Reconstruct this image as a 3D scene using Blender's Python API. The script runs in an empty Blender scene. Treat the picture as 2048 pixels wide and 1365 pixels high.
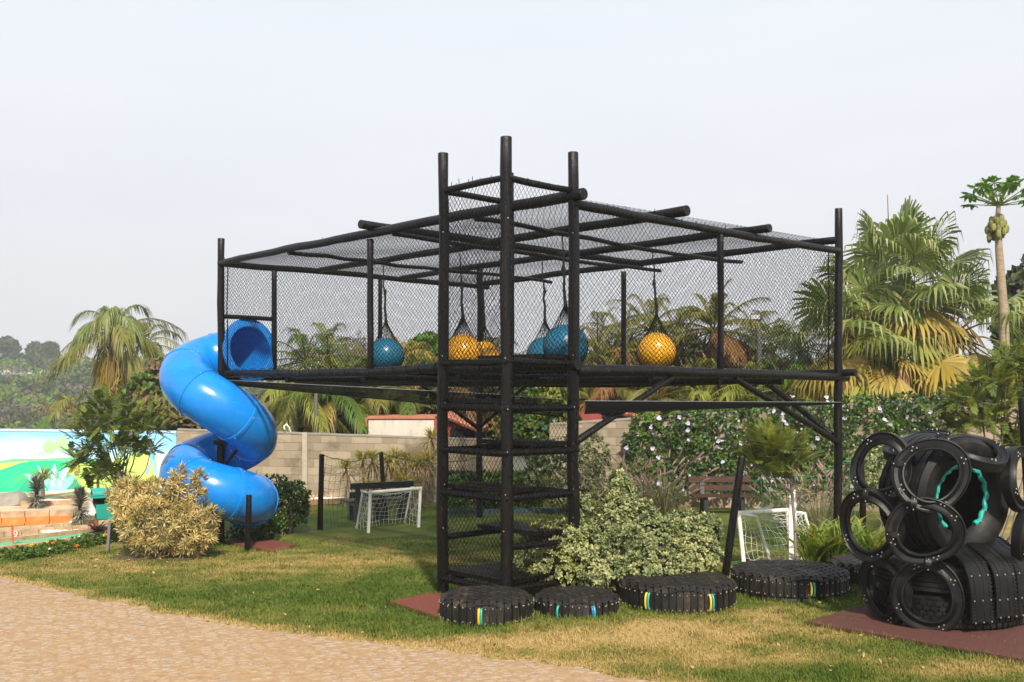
# Playground with a black timber climbing frame, blue spiral slide and recycled tyre seats.
import bpy, math, random
import numpy as np
from mathutils import Vector, Matrix
random.seed(7); RNG = np.random.default_rng(11)
SC = bpy.context.scene; COL = SC.collection
PI = math.pi
HAZE = .00075
EYE = 2.45; FPX = 2101.0; CX = 1024.0; HY = 786.5      # camera height, focal length, principal column and horizon row (2048 px frame)
def A_(*p): return np.array(p, float)
def ss(a, b, x): t = np.clip((np.asarray(x, float)-a)/(b-a), 0, 1); return t*t*(3-2*t)
def nrm(v): v = np.asarray(v, float); return v/np.maximum(np.linalg.norm(v, axis=-1, keepdims=True), 1e-9)
def P(px, py, Y): return A_((px-CX)/FPX*Y, Y, EYE-(py-HY)*Y/FPX)
def g(x, y):                                             # the height of the lawn
    x = np.asarray(x, float); y = np.asarray(y, float)
    z = -0.31*ss(12.4, 19.5, y)
    z = z + 0.05*np.exp(-((x-1.5)/1.5)**2-((y-11.0)/.45)**2)
    return z + 0.012*np.sin(x*1.7+y*.6)*np.sin(y*1.3-x*.4)
def gp(px, py):                                          # a pixel's point on the lawn
    z = -0.1
    for _ in range(30):
        Y = (EYE-z)*FPX/(py-HY); X = (px-CX)/FPX*Y; z = float(g(X, Y))
    return A_(X, Y, z)
def onlawn(px, Y): X = (px-CX)/FPX*Y; return A_(X, Y, float(g(X, Y)))

# ---------------------------------------------------------------- mesh building
class MB:
    def __init__(s): s.V = []; s.F = []; s.n = 0; s.A = []
    def add(s, V, F, m=0, a=None):
        V = np.asarray(V, float).reshape(-1, 3); F = np.asarray(F, np.int64)
        s.V.append(V); s.F.append((F+s.n, m)); s.n += len(V)
        if a is not None: s.A.append(np.broadcast_to(a, len(V)))
        return s
    def tube(s, pts, r, n=8, m=0, cap=True, closed=False):
        pts = np.asarray(pts, float); k = len(pts); r = np.broadcast_to(np.asarray(r, float), k)
        T = np.gradient(pts, axis=0) if not closed else np.roll(pts, -1, 0)-np.roll(pts, 1, 0)
        T = nrm(T); ref = A_(0, 0, 1) if abs(T[0][2]) < .9 else A_(1, 0, 0)
        N = np.zeros_like(pts); N[0] = nrm(np.cross(T[0], ref))
        for i in range(1, k):
            v = N[i-1]-T[i]*np.dot(N[i-1], T[i]); N[i] = nrm(v)
        B = np.cross(T, N); a = np.arange(n)*2*PI/n
        V = pts[:, None]+r[:, None, None]*(np.cos(a)[None, :, None]*N[:, None]+np.sin(a)[None, :, None]*B[:, None])
        rows = k if closed else k-1
        i = np.arange(rows)[:, None]; j = np.arange(n)[None]
        i2 = (i+1) % k; j2 = (j+1) % n
        s.add(V, np.stack([i*n+j, i*n+j2, i2*n+j2, i2*n+j], -1).reshape(-1, 4), m)
        if cap and not closed:
            for e, rev in ((0, 1), (k-1, 0)):
                c = pts[e]; ring = V[e]
                F = [(n, (q+1) % n, q) if rev else (n, q, (q+1) % n) for q in range(n)]
                s.add(np.vstack([ring, c]), F, m)
        return s
    def box(s, c, size, R=None, m=0):
        h = np.asarray(size, float)/2
        V = np.array([(x, y, z) for x in (-1, 1) for y in (-1, 1) for z in (-1, 1)], float)*h
        if R is not None: V = V @ np.asarray(R).T
        s.add(V+np.asarray(c, float), [(0, 1, 3, 2), (4, 6, 7, 5), (0, 4, 5, 1), (2, 3, 7, 6), (0, 2, 6, 4), (1, 5, 7, 3)], m); return s
    def prism(s, poly, up, m=0):                         # a flat polygon (n,3) thickened by the vector up
        p = np.asarray(poly, float); n = len(p); q = p+np.asarray(up, float)
        c0 = p.mean(0); c1 = q.mean(0)
        V = np.vstack([p, q, c0, c1]); F = []
        T = []
        for i in range(n):
            j = (i+1) % n; T += [(i, j, 2*n), (n+j, n+i, 2*n+1), (i, n+i, n+j), (i, n+j, j)]
        s.add(V, T, m); return s
    def ribbon(s, path, W, N, w, th, m=0):               # a strap with thickness; W width vectors, N outward normals
        path = np.asarray(path, float); k = len(path); W = np.broadcast_to(W, (k, 3)); N = np.broadcast_to(N, (k, 3))
        w = np.broadcast_to(w, k)[:, None]
        V = np.stack([path-W*w/2, path+W*w/2, path+W*w/2-N*th, path-W*w/2-N*th], 1)
        i = np.arange(k-1)[:, None]; j = np.arange(4)[None]; j2 = (j+1) % 4
        s.add(V, np.stack([i*4+j, i*4+j2, i*4+4+j2, i*4+4+j], -1).reshape(-1, 4), m)
        s.add(np.vstack([V[0], V[-1]]), [(3, 2, 1, 0), (4, 5, 6, 7)], m); return s
    def strands(s, paths, r, N, n=3, m=0):               # many wires at once: paths (k,p,3), N a reference normal
        paths = np.asarray(paths, float); k, p, _ = paths.shape
        T = nrm(np.gradient(paths, axis=1)); N = np.broadcast_to(N, paths.shape)
        B = nrm(np.cross(T, N)); N2 = np.cross(B, T); a = np.arange(n)*2*PI/n
        V = paths[:, :, None]+r*(np.cos(a)[:, None]*N2[:, :, None]+np.sin(a)[:, None]*B[:, :, None])
        b = (np.arange(k)*p*n)[:, None, None]; i = np.arange(p-1)[None, :, None]; j = np.arange(n)[None, None]; j2 = (j+1) % n
        F = np.stack([b+i*n+j, b+i*n+j2, b+i*n+n+j2, b+i*n+n+j], -1).reshape(-1, 4)
        s.add(V, F, m); return s
    def lathe(s, prof, c=(0, 0, 0), R=None, n=32, m=0, wob=0):   # profile (r, z) turned about z
        prof = np.asarray(prof, float); k = len(prof); a = np.arange(n)*2*PI/n
        V = np.stack([prof[:, 0][:, None]*np.cos(a), prof[:, 0][:, None]*np.sin(a), np.broadcast_to(prof[:, 1][:, None], (k, n))], -1).reshape(-1, 3)
        if R is not None: V = V @ np.asarray(R).T
        V = V+np.asarray(c, float)
        i = np.arange(k-1)[:, None]; j = np.arange(n)[None]; j2 = (j+1) % n
        s.add(V, np.stack([i*n+j, i*n+j2, (i+1)*n+j2, (i+1)*n+j], -1).reshape(-1, 4), m); return s
    def ball(s, c, r, n=8, m=0, sc=(1, 1, 1)):
        th = np.linspace(0, PI, n//2+1)
        pr = np.stack([np.maximum(np.sin(th), 1e-4)*r, -np.cos(th)*r], 1)
        k = MB().lathe(pr, n=n); s.add(k.V[0]*np.asarray(sc)+np.asarray(c, float), k.F[0][0], m); return s
    def leaves(s, T, F, pos, d, up, sc, m=0):            # copies of a leaf shape (x across, y along, z up)
        d = nrm(d); x = nrm(np.cross(d, up)); z = np.cross(x, d); sc = np.broadcast_to(np.asarray(sc, float), len(pos))
        V = pos[:, None]+sc[:, None, None]*(T[None, :, 0:1]*x[:, None]+T[None, :, 1:2]*d[:, None]+T[None, :, 2:3]*z[:, None])
        Fi = (np.arange(len(pos))*len(T))[:, None, None]+np.asarray(F)[None]
        s.add(V, Fi.reshape(-1, np.asarray(F).shape[1]), m); return s
    def build(s, name, mats, parent=None, smooth=True, angle=40, origin=None):
        V = np.vstack(s.V) if s.V else np.zeros((0, 3))
        o = np.zeros(3)
        if parent is not None:
            q = parent
            while q is not None: o = o+np.array(q.location); q = q.parent
        elif origin is not None: o = np.asarray(origin, float)
        me = bpy.data.meshes.new(name)
        V = V-o
        me.vertices.add(len(V)); me.vertices.foreach_set("co", V.astype(np.float32).ravel())
        loops = np.concatenate([f.ravel() for f, _ in s.F]); tot = np.concatenate([np.full(len(f), f.shape[1]) for f, _ in s.F])
        mi = np.concatenate([np.full(len(f), m) for f, m in s.F])
        st = np.concatenate([[0], np.cumsum(tot)[:-1]])
        me.loops.add(len(loops)); me.loops.foreach_set("vertex_index", loops.astype(np.int32))
        me.polygons.add(len(tot)); me.polygons.foreach_set("loop_start", st.astype(np.int32)); me.polygons.foreach_set("loop_total", tot.astype(np.int32))
        mats = mats if isinstance(mats, (list, tuple)) else [mats]
        for q in mats: me.materials.append(q)
        me.polygons.foreach_set("material_index", mi.astype(np.int32))
        me.polygons.foreach_set("use_smooth", np.full(len(tot), bool(smooth)))
        if s.A:
            at = me.attributes.new("tone", 'FLOAT', 'POINT'); at.data.foreach_set("value", np.concatenate(s.A).astype(np.float32))
        me.update(calc_edges=True); me.validate()
        if smooth and angle: me.set_sharp_from_angle(angle=math.radians(angle))
        ob = bpy.data.objects.new(name, me); COL.objects.link(ob)
        if parent is not None: ob.parent = parent
        elif origin is not None: ob.location = o
        return ob
def tag(o, label=None, cat=None, group=None, kind=None):
    if label: o['label'] = label
    if cat: o['category'] = cat
    if group: o['group'] = group
    if kind: o['kind'] = kind
    return o
def thing(name, label, cat, loc, group=None):
    o = bpy.data.objects.new(name, None); COL.objects.link(o); o.location = [float(v) for v in loc]
    o.empty_display_size = .2
    return tag(o, label, cat, group)
def copy_tree(o, parent=None):
    c = o.copy(); COL.objects.link(c)
    if parent is not None: c.parent = parent
    for ch in list(o.children): copy_tree(ch, c)
    return c

# ---------------------------------------------------------------- materials
def mat(name):
    m = bpy.data.materials.new(name); m.use_nodes = True; nt = m.node_tree
    b = nt.nodes['Principled BSDF']; return m, nt, b
def N(nt, t, **k):
    n = nt.nodes.new(t)
    for a, v in k.items():
        if a in n.inputs: n.inputs[a].default_value = v
        else: setattr(n, a, v)
    return n
def ramp(nt, fac, stops, interp='LINEAR'):
    r = nt.nodes.new('ShaderNodeValToRGB'); e = r.color_ramp.elements; r.color_ramp.interpolation = interp
    while len(e) < len(stops): e.new(.5)
    for q, (p, c) in zip(e, stops): q.position = p; q.color = (*c, 1)
    nt.links.new(fac, r.inputs['Fac']); return r.outputs['Color']
def coords(nt, scale=(1, 1, 1), kind='Object', rot=(0, 0, 0)):
    t = nt.nodes.new('ShaderNodeTexCoord'); mp = nt.nodes.new('ShaderNodeMapping'); mp.inputs['Scale'].default_value = scale
    mp.inputs['Rotation'].default_value = rot
    nt.links.new(t.outputs[kind], mp.inputs['Vector']); return mp.outputs['Vector']
def noisy(name, stops, scale=4, rough=.6, bump=.0, stretch=(1, 1, 1), detail=6, spec=.5, bscale=None, metal=0, rvar=0, coat=0, dist=.02):
    m, nt, b = mat(name); L = nt.links.new
    v = coords(nt, stretch)
    n = N(nt, 'ShaderNodeTexNoise', Scale=scale, Detail=detail, Roughness=.6); L(v, n.inputs['Vector'])
    L(ramp(nt, n.outputs['Fac'], stops), b.inputs['Base Color'])
    b.inputs['Roughness'].default_value = rough; b.inputs['Specular IOR Level'].default_value = spec; b.inputs['Metallic'].default_value = metal
    b.inputs['Coat Weight'].default_value = coat
    if rvar:
        mr = N(nt, 'ShaderNodeMapRange'); mr.inputs['To Min'].default_value = rough-rvar; mr.inputs['To Max'].default_value = rough+rvar
        mr.inputs['From Min'].default_value = .3; mr.inputs['From Max'].default_value = .7
        L(n.outputs['Fac'], mr.inputs['Value']); L(mr.outputs['Result'], b.inputs['Roughness'])
    if bump:
        n2 = N(nt, 'ShaderNodeTexNoise', Scale=bscale or scale*4, Detail=5); L(v, n2.inputs['Vector'])
        bp = N(nt, 'ShaderNodeBump', Strength=bump, Distance=dist); L(n2.outputs['Fac'], bp.inputs['Height']); L(bp.outputs['Normal'], b.inputs['Normal'])
    return m
def leafmat(name, cols, trans=.25, rough=.5, spec=.3):
    m, nt, b = mat(name); L = nt.links.new
    gm = nt.nodes.new('ShaderNodeNewGeometry')
    st = [(i/max(1, len(cols)-1), c) for i, c in enumerate(cols)]
    c = ramp(nt, gm.outputs['Random Per Island'], st)
    L(c, b.inputs['Base Color']); b.inputs['Roughness'].default_value = rough; b.inputs['Specular IOR Level'].default_value = spec
    if trans:
        t = N(nt, 'ShaderNodeBsdfTranslucent'); hs = N(nt, 'ShaderNodeHueSaturation', Saturation=1.1, Value=1.5)
        L(c, hs.inputs['Color']); L(hs.outputs['Color'], t.inputs['Color'])
        mx = N(nt, 'ShaderNodeMixShader', Fac=trans); L(b.outputs[0], mx.inputs[1]); L(t.outputs[0], mx.inputs[2])
        L(mx.outputs[0], nt.nodes['Material Output'].inputs['Surface'])
    return m
def plain(name, c, rough=.5, spec=.5, **k):
    c = A_(*c); return noisy(name, [(.3, tuple(c*.86)), (.7, tuple(np.minimum(c*1.1, 1)))], scale=k.pop('scale', 6), rough=rough, spec=spec, **k)

def woodmat():
    m, nt, b = mat('tarred_timber'); L = nt.links.new
    v = coords(nt, (9, 9, .9)); n = N(nt, 'ShaderNodeTexNoise', Scale=2.2, Detail=7, Roughness=.65); L(v, n.inputs['Vector'])
    c = ramp(nt, n.outputs['Fac'], [(.3, (.0025, .002, .002)), (.57, (.0055, .0044, .004)), (.67, (.022, .012, .008)), (.8, (.075, .042, .026))])
    L(c, b.inputs['Base Color'])
    v2 = coords(nt, (1, 1, 1)); n2 = N(nt, 'ShaderNodeTexNoise', Scale=26, Detail=4); L(v2, n2.inputs['Vector'])
    mr = N(nt, 'ShaderNodeMapRange'); mr.inputs['From Min'].default_value = .3; mr.inputs['From Max'].default_value = .7
    mr.inputs['To Min'].default_value = .22; mr.inputs['To Max'].default_value = .5
    L(n2.outputs['Fac'], mr.inputs['Value']); L(mr.outputs['Result'], b.inputs['Roughness'])
    bp = N(nt, 'ShaderNodeBump', Strength=.8, Distance=.02); L(n.outputs['Fac'], bp.inputs['Height']); L(bp.outputs['Normal'], b.inputs['Normal'])
    b.inputs['Specular IOR Level'].default_value = .22
    return m
WOOD = woodmat()
NETM = plain('black_net_cord', (.004, .004, .0045), .85, .12)
ROPE = plain('black_rope', (.014, .013, .013), .75, .2)
RUBBER = noisy('old_tyre_rubber', [(.3, (.003, .0027, .0025)), (.55, (.006, .005, .0044)), (.72, (.022, .016, .012))], 7, .55, .5, bscale=70, spec=.3, rvar=.1, dist=.006)
RUBBER2 = noisy('smooth_tyre_rubber', [(.3, (.003, .0027, .0025)), (.58, (.0055, .0048, .0043)), (.75, (.02, .015, .012))], 6, .47, .3, bscale=50, spec=.3, rvar=.1, dist=.004)
def strapmat():
    m, nt, b = mat('woven_tyre_strap'); L = nt.links.new; gm = nt.nodes.new('ShaderNodeNewGeometry'); v = coords(nt)
    n = N(nt, 'ShaderNodeTexNoise', Scale=9, Detail=7, Roughness=.7); L(v, n.inputs['Vector'])
    a = ramp(nt, n.outputs['Fac'], [(.3, (.007, .0063, .0057)), (.55, (.015, .0125, .0105)), (.75, (.06, .046, .034))])
    c = ramp(nt, gm.outputs['Random Per Island'], [(0, (.55, .55, .57)), (.6, (1, .97, .93)), (.9, (1.7, 1.5, 1.3)), (1, (2.6, 2.2, 1.8))])
    x = N(nt, 'ShaderNodeMix', data_type='RGBA', blend_type='MULTIPLY'); x.inputs['Factor'].default_value = 1; L(a, x.inputs['A']); L(c, x.inputs['B']); L(x.outputs['Result'], b.inputs['Base Color'])
    b.inputs['Roughness'].default_value = .55; b.inputs['Specular IOR Level'].default_value = .35
    n2 = N(nt, 'ShaderNodeTexNoise', Scale=60, Detail=4); L(v, n2.inputs['Vector']); bp = N(nt, 'ShaderNodeBump', Strength=.5, Distance=.006); L(n2.outputs['Fac'], bp.inputs['Height']); L(bp.outputs['Normal'], b.inputs['Normal'])
    return m
STRAP = strapmat()
RIVET = plain('zinc_rivet', (.75, .72, .66), .3, .6, metal=.8)
TEAL = plain('teal_hose', (.012, .33, .27), .35); YEL = plain('yellow_hose', (.75, .42, .02), .35); NAVY = plain('blue_hose', (.02, .09, .3), .35)
WHITEP = noisy('white_pipe_paint', [(.35, (.72, .68, .6)), (.55, (.82, .80, .75)), (.75, (.45, .40, .33))], 5, .4, 0)
WHITEN = plain('white_cord', (.66, .64, .58), .7, .2); GREENN = plain('green_cord', (.015, .24, .13), .6, .3)
DGREENN = plain('dark_green_cord', (.035, .075, .055), .7, .3)

# ---------------------------------------------------------------- camera, sun, sky
cam = bpy.data.cameras.new('camera'); co = bpy.data.objects.new('camera', cam); COL.objects.link(co)
co.location = (0, 0, EYE); co.rotation_euler = (PI/2, 0, 0)
cam.sensor_width = 36; cam.lens = 36*FPX/2048; cam.shift_y = (HY-682.5)/2048; cam.clip_end = 4000; cam.clip_start = .1
SC.camera = co
SUN_D = nrm(A_(.13, -.76, .66))                          # towards the sun: behind the photographer
el = math.asin(SUN_D[2]); az = math.atan2(SUN_D[0], SUN_D[1])
sl = bpy.data.lights.new('sun', 'SUN'); so = bpy.data.objects.new('sun', sl); COL.objects.link(so)
sl.energy = 4.4; sl.angle = math.radians(3.0); sl.color = (1, .935, .81)
so.rotation_euler = Vector([-v for v in SUN_D]).to_track_quat('-Z', 'Y').to_euler()
so.location = (0, -5, 30)
w = bpy.data.worlds.new("World"); SC.world = w; w.use_nodes = True; nt = w.node_tree
bg = nt.nodes['Background']; sky = nt.nodes.new('ShaderNodeTexSky'); sky.sky_type = 'NISHITA'; sky.sun_disc = False
sky.sun_elevation = el; sky.sun_rotation = az; sky.dust_density = 6; sky.air_density = 1.0; sky.ozone_density = 1.0
SKYMIX = nt.nodes.new('ShaderNodeMix'); SKYMIX.data_type = 'RGBA'; SKYMIX.inputs['Factor'].default_value = .86
tc = nt.nodes.new('ShaderNodeTexCoord'); sx = nt.nodes.new('ShaderNodeSeparateXYZ'); nt.links.new(tc.outputs['Generated'], sx.inputs[0])
hz = ramp(nt, sx.outputs['Z'], [(0, (6.9, 6.85, 7.35)), (.12, (6.85, 6.9, 7.35)), (.36, (7.35, 7.7, 8.05)), (.62, (5.6, 6.3, 7.2)), (1, (4.0, 4.9, 6.2))])
cl = nt.nodes.new('ShaderNodeTexNoise'); cl.inputs['Scale'].default_value = 2.2; cl.inputs['Detail'].default_value = 5
mp = nt.nodes.new('ShaderNodeMapping'); mp.inputs['Scale'].default_value = (1, 1, 4.5); nt.links.new(tc.outputs['Generated'], mp.inputs[0]); nt.links.new(mp.outputs[0], cl.inputs['Vector'])
cr = ramp(nt, cl.outputs['Fac'], [(.3, (.955, .96, .972)), (.5, (1, 1, 1)), (.72, (1.05, 1.045, 1.03))])
mu = nt.nodes.new('ShaderNodeMix'); mu.data_type = 'RGBA'; mu.blend_type = 'MULTIPLY'; mu.inputs['Factor'].default_value = 1
nt.links.new(hz, mu.inputs['A']); nt.links.new(cr, mu.inputs['B'])
nt.links.new(sky.outputs[0], SKYMIX.inputs['A']); nt.links.new(mu.outputs['Result'], SKYMIX.inputs['B'])
nt.links.new(SKYMIX.outputs['Result'], bg.inputs['Color']); bg.inputs['Strength'].default_value = .094
SC.view_settings.view_transform = 'Standard'; SC.view_settings.look = 'None'; SC.view_settings.exposure = .53; SC.view_settings.gamma = 1
SC.cycles.max_bounces = 8; SC.cycles.transparent_max_bounces = 8; SC.cycles.volume_bounces = 1; SC.cycles.use_denoising = True
# ================================================================ the climbing frame
AL = .759; U = A_(-math.sin(AL), math.cos(AL), 0); V_ = A_(math.cos(AL), math.sin(AL), 0)
C0 = A_(.738, 12.7, 0); TA, TB, LU, LV = 1.118, 1.109, 8.728, 6.275
def Q(u, v, z): return C0+u*U+v*V_+A_(0, 0, z)
def gz(p): return float(g(p[0], p[1]))
ZT, ZR, ZD = 4.90, 4.80, 2.78                           # top rail of the tower, cage roof, deck
frame = thing('climbing_frame', 'tall black timber climbing tower joined to a long raised netted deck on posts', 'climbing frame', (Q(TA, -TB, 0)[0], Q(TA, -TB, 0)[1], 0))
def log(mb, p0, p1, r0, r1=None, wob=.012, n=12, k=None, m=0):
    p0 = np.asarray(p0, float); p1 = np.asarray(p1, float); L = np.linalg.norm(p1-p0); k = k or max(4, int(L/.35)); r1 = r1 or r0
    t = np.linspace(0, 1, k); d = (p1-p0)/L
    a = nrm(np.cross(d, A_(.3, .2, 1) if abs(d[2]) < .9 else A_(1, 0, 0))); b = np.cross(d, a)
    w1 = np.cumsum(RNG.normal(0, wob*.35, k)); w2 = np.cumsum(RNG.normal(0, wob*.35, k))
    w1 -= w1[0]+(w1[-1]-w1[0])*t; w2 -= w2[0]+(w2[-1]-w2[0])*t
    pts = p0+np.outer(t, p1-p0)+np.outer(w1, a)+np.outer(w2, b)
    r = (r0+(r1-r0)*t)*(1+RNG.normal(0, .035, k))
    ends = 1e-3
    pts = np.vstack([pts[0], pts[0]+d*.008, pts[1:-1], pts[-1]-d*.008, pts[-1]]); r = np.concatenate([[r[0]*.93, r[0]], r[1:-1], [r[-1], r[-1]*.93]])
    mb.tube(pts, r, n, m); return mb
def part_log(name, p0, p1, r0, r1=None, wob=.012, **k):
    return log(MB(), p0, p1, r0, r1, wob, **k).build(name, WOOD, frame, angle=50)
def post(u, v, ztop, r, zb=None, dx=0):
    b = Q(u, v, 0); z0 = gz(b)-.25 if zb is None else zb
    part_log('post', Q(u, v, z0), Q(u, v, ztop), r*1.12 if zb is None else r, r, .02 if zb is None else .012, n=14)
# tower posts and cage posts
post(TA, -TB, 5.36, .064); post(0, -TB, 5.36, .066); post(0, 0, 5.36, .066); post(TA, 0, 5.28, .055)
post(LU, 0, 5.25, .062); post(0, LV, 5.44, .062); post(LU, LV, 5.30, .066)
post(4.15, 0, ZR-.05, .050, ZD); post(0, 3.02, ZR-.10, .047, ZD-.05)
post(LU, 1.09, ZR-.04, .05, ZD-.05); post(LU, 3.55, ZR-.02, .045, ZD-.05); post(4.55, LV, ZR, .05, ZD-.05)
# tower rails at every platform level
LV_Z = [.26, 1.30, 1.821, 2.332, 2.862]
for z in LV_Z:
    part_log('rail', Q(TA+.05, -TB-.02, z-.05), Q(-.05, -TB-.02, z-.06), .044, .04, .01)
    part_log('rail', Q(-.02, -TB-.05, z-.05), Q(-.02, .06, z-.06), .044, .04, .01)
for z in (.70, 1.24, 1.76, 2.27):
    part_log('rail', Q(TA+.01, -TB, z), Q(TA+.01, 0, z), .04, .038, .01)
    part_log('rail', Q(0, .01, z), Q(TA, .01, z), .04, .038, .01)
part_log('rail', Q(0, -TB, .70), Q(0, -TB*.1, .66), .04, .038, .01)
for a, b in (((TA+.04, -TB), (0, -TB)), ((0, -TB), (0, .05)), ((TA, -TB), (TA, 0))):
    part_log('rail', Q(*a, ZT), Q(*b, ZT), .042, .038, .014)
# plank platforms: the whole bottom floor, then half floors by turns
def platform(u0, u1, v0, v1, z, n):
    mb = MB(); w = (v1-v0)/n; R = np.array([U, V_, A_(0, 0, 1)]).T
    for i in range(n):
        c = Q((u0+u1)/2+RNG.normal(0, .006), v0+w*(i+.5), z+.022+RNG.normal(0, .003)); mb.box(c, (u1-u0+.03+RNG.normal(0, .012), w*.95, .05), R)
    for u in (u0+.1, u1-.1): mb.box(Q(u, (v0+v1)/2, z-.035), (.06, v1-v0, .06), R)
    mb.build('platform', WOOD, frame, smooth=False)
platform(.04, TA-.04, -TB+.04, -.04, .262, 10)
platform(.04, TA-.04, -TB*.52, -.03, .77, 5)
platform(.04, TA-.04, -TB+.03, -TB*.48, 1.302, 5)
platform(.04, TA-.04, -TB*.52, -.03, 1.822, 5)
platform(.04, TA-.04, -TB+.03, -TB*.48, 2.335, 5)
platform(.04, TA-.04, -TB*.52, -.03, 2.865, 5)
# roof timbers
part_log('roof_beam', Q(-.2, -.02, 4.83), Q(LU-.03, -.02, 4.80), .074, .056, .014)
part_log('roof_beam', Q(-.03, -.05, 4.73), Q(-.03, LV-.06, 4.745), .060, .053, .014)
part_log('roof_beam', Q(LU, -.05, 4.80), Q(LU, LV+.25, 4.81), .058, .05, .02)
part_log('roof_beam', Q(LU, LV, 4.86), Q(.0, LV, 4.93), .06, .06, .02)
part_log('roof_beam', Q(4.1, -.22, 4.945), Q(4.15, LV+.1, 4.92), .066, .058, .015)
part_log('roof_beam', Q(-.2, 2.0, 4.87), Q(LU-.1, 2.05, 4.83), .068, .055, .015)
part_log('roof_beam', Q(-.2, 3.97, 4.85), Q(LU-.1, 4.02, 4.83), .066, .054, .015)
for u in (1.75, 3.55, 6.4): part_log('roof_pole', Q(u, -.03, 4.765), Q(u+.1, LV, 4.74), .036, .034, .03)
# deck timbers
part_log('deck_beam', Q(-.12, -.03, 2.792), Q(LU+.02, -.03, 2.792), .072, .062, .02)
part_log('deck_beam', Q(-.03, .02, 2.712), Q(-.03, LV+.22, 2.702), .075, .062, .02)
part_log('deck_beam', Q(LU, -.06, 2.74), Q(LU, LV+.1, 2.74), .06, .055, .02)
part_log('deck_beam', Q(LU, LV, 2.77), Q(-.28, LV+.04, 2.78), .06, .058, .02)
for v in (1.55, 3.1, 4.7): part_log('joist', Q(.05, v, 2.63), Q(LU-.05, v, 2.63), .055, .05, .02)
for u in (2.2, 4.4, 6.6): part_log('joist', Q(u, .05, 2.68), Q(u, LV-.05, 2.68), .05, .05, .015)
# braces under the deck
part_log('brace', Q(-.02, .03, 1.86), Q(-.02, 1.92, 2.67), .046, .042, .012)
part_log('brace', Q(-.02, LV-.02, 1.64), Q(-.02, 3.35, 2.66), .05, .046, .012)
part_log('brace', Q(.04, LV, 1.72), Q(1.5, LV, 2.72), .05, .046, .012)
part_log('brace', Q(LU, LV-.04, 1.66), Q(LU, LV-1.75, 2.68), .045, .04, .012)
part_log('brace', Q(LU-.04, LV, 1.72), Q(LU-1.6, LV, 2.7), .045, .04, .012)
part_log('rail', Q(LU, .05, 3.84), Q(LU, 1.12, 3.84), .042, .04, .008)
# nets --------------------------------------------------------------
def diamond_net(c00, c10, c11, c01, s, r, bulge=.03, step=.3, ratio=1.0):
    c00, c10, c11, c01 = [np.asarray(c, float) for c in (c00, c10, c11, c01)]
    W = (np.linalg.norm(c10-c00)+np.linalg.norm(c11-c01))/2; H = (np.linalg.norm(c01-c00)+np.linalg.norm(c11-c10))/2
    nv = nrm(np.cross(c10-c00, c01-c00)); mb = MB(); per = {}
    ph = RNG.uniform(0, 6, 4)
    for sg in (1, -1):
        k = ratio                                        # dv = k * sg * du
        o0, o1 = (-W*k, H) if sg > 0 else (0, H+W*k)
        for o in np.arange(o0+s*.3, o1, s*math.sqrt(1+k*k)*.98):
            ua, ub = sorted(((0-o)/(k*sg), (H-o)/(k*sg))); ua = max(0, ua); ub = min(W, ub)
            if ub-ua < .02: continue
            n = max(2, int((ub-ua)*math.sqrt(1+k*k)/step)+1); per.setdefault(n, []).append((ua, ub, o, sg*k))
    for n, L in per.items():
        L = np.array(L); t = np.linspace(0, 1, n)[None]
        u = L[:, 0:1]+(L[:, 1:2]-L[:, 0:1])*t; v = np.clip(L[:, 2:3]+L[:, 3:4]*u, 0, H)
        e = np.minimum(1, np.minimum(np.minimum(u, W-u), np.minimum(v, H-v))/.25)
        u2 = np.clip(u+.022*np.sin(v*3.1+ph[0])*np.sin(u*1.3+ph[1])*e+RNG.normal(0, .0035, u.shape), 0, W)
        v2 = np.clip(v+.022*np.sin(u*2.3+ph[2])*np.sin(v*1.9+ph[3])*e+RNG.normal(0, .0035, u.shape), 0, H)
        a = (u2/W)[..., None]; b = (v2/H)[..., None]
        pts = (c00*(1-a)+c10*a)*(1-b)+(c01*(1-a)+c11*a)*b
        off = bulge*np.sin(u/W*PI*1.0)*np.sin(v/H*PI)+.015*np.sin(u*1.7+ph[1])*np.sin(v*2.1+ph[0])*e
        mb.strands(pts+off[..., None]*nv, r, nv)
    return mb
def panel(*c, s=.056, r=.0030, bulge=.03, **k): return diamond_net(*c, s, r, bulge, **k).build('net_panel', NETM, frame, smooth=True, angle=None)
# deck: a floor of dense black netting slung over joists
def deck_net():
    mb = diamond_net(Q(0, 0, 2.735), Q(LU, 0, 2.735), Q(LU, LV, 2.735), Q(0, LV, 2.735), .038, .0045, -.05)
    return mb.build('deck_net', NETM, frame, smooth=True, angle=None)
deck_net()
zt, zb = 4.77, 2.80
o = .03
panel(Q(TA+.05, -o, zb), Q(LU-.06, -o, zb), Q(LU-.06, -o, zt), Q(TA+.05, -o, zt))
panel(Q(-o, .06, zb-.06), Q(-o, LV-.06, zb-.08), Q(-o, LV-.06, zt-.04), Q(-o, .06, zt-.04))
panel(Q(LU+o, 1.1, zb-.05), Q(LU+o, LV, zb-.05), Q(LU+o, LV, zt+.03), Q(LU+o, 1.1, zt+.03))
panel(Q(LU+o, .06, 3.84), Q(LU+o, 1.1, 3.84), Q(LU+o, 1.1, zt+.03), Q(LU+o, .06, zt+.03), bulge=.01)
panel(Q(0, LV+o, zb-.02), Q(LU, LV+o, zb-.02), Q(LU, LV+o, zt+.1), Q(0, LV+o, zt+.16))
panel(Q(0, 0, 4.81), Q(LU, 0, 4.80), Q(LU, LV, 4.82), Q(0, LV, 4.90), s=.075, r=.0029, bulge=-.05)
panel(Q(TA, -TB-.07, .12), Q(0, -TB-.07, .12), Q(0, -TB-.07, ZT), Q(TA, -TB-.07, ZT), s=.052, r=.0026, bulge=.01, ratio=1.38)
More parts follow.
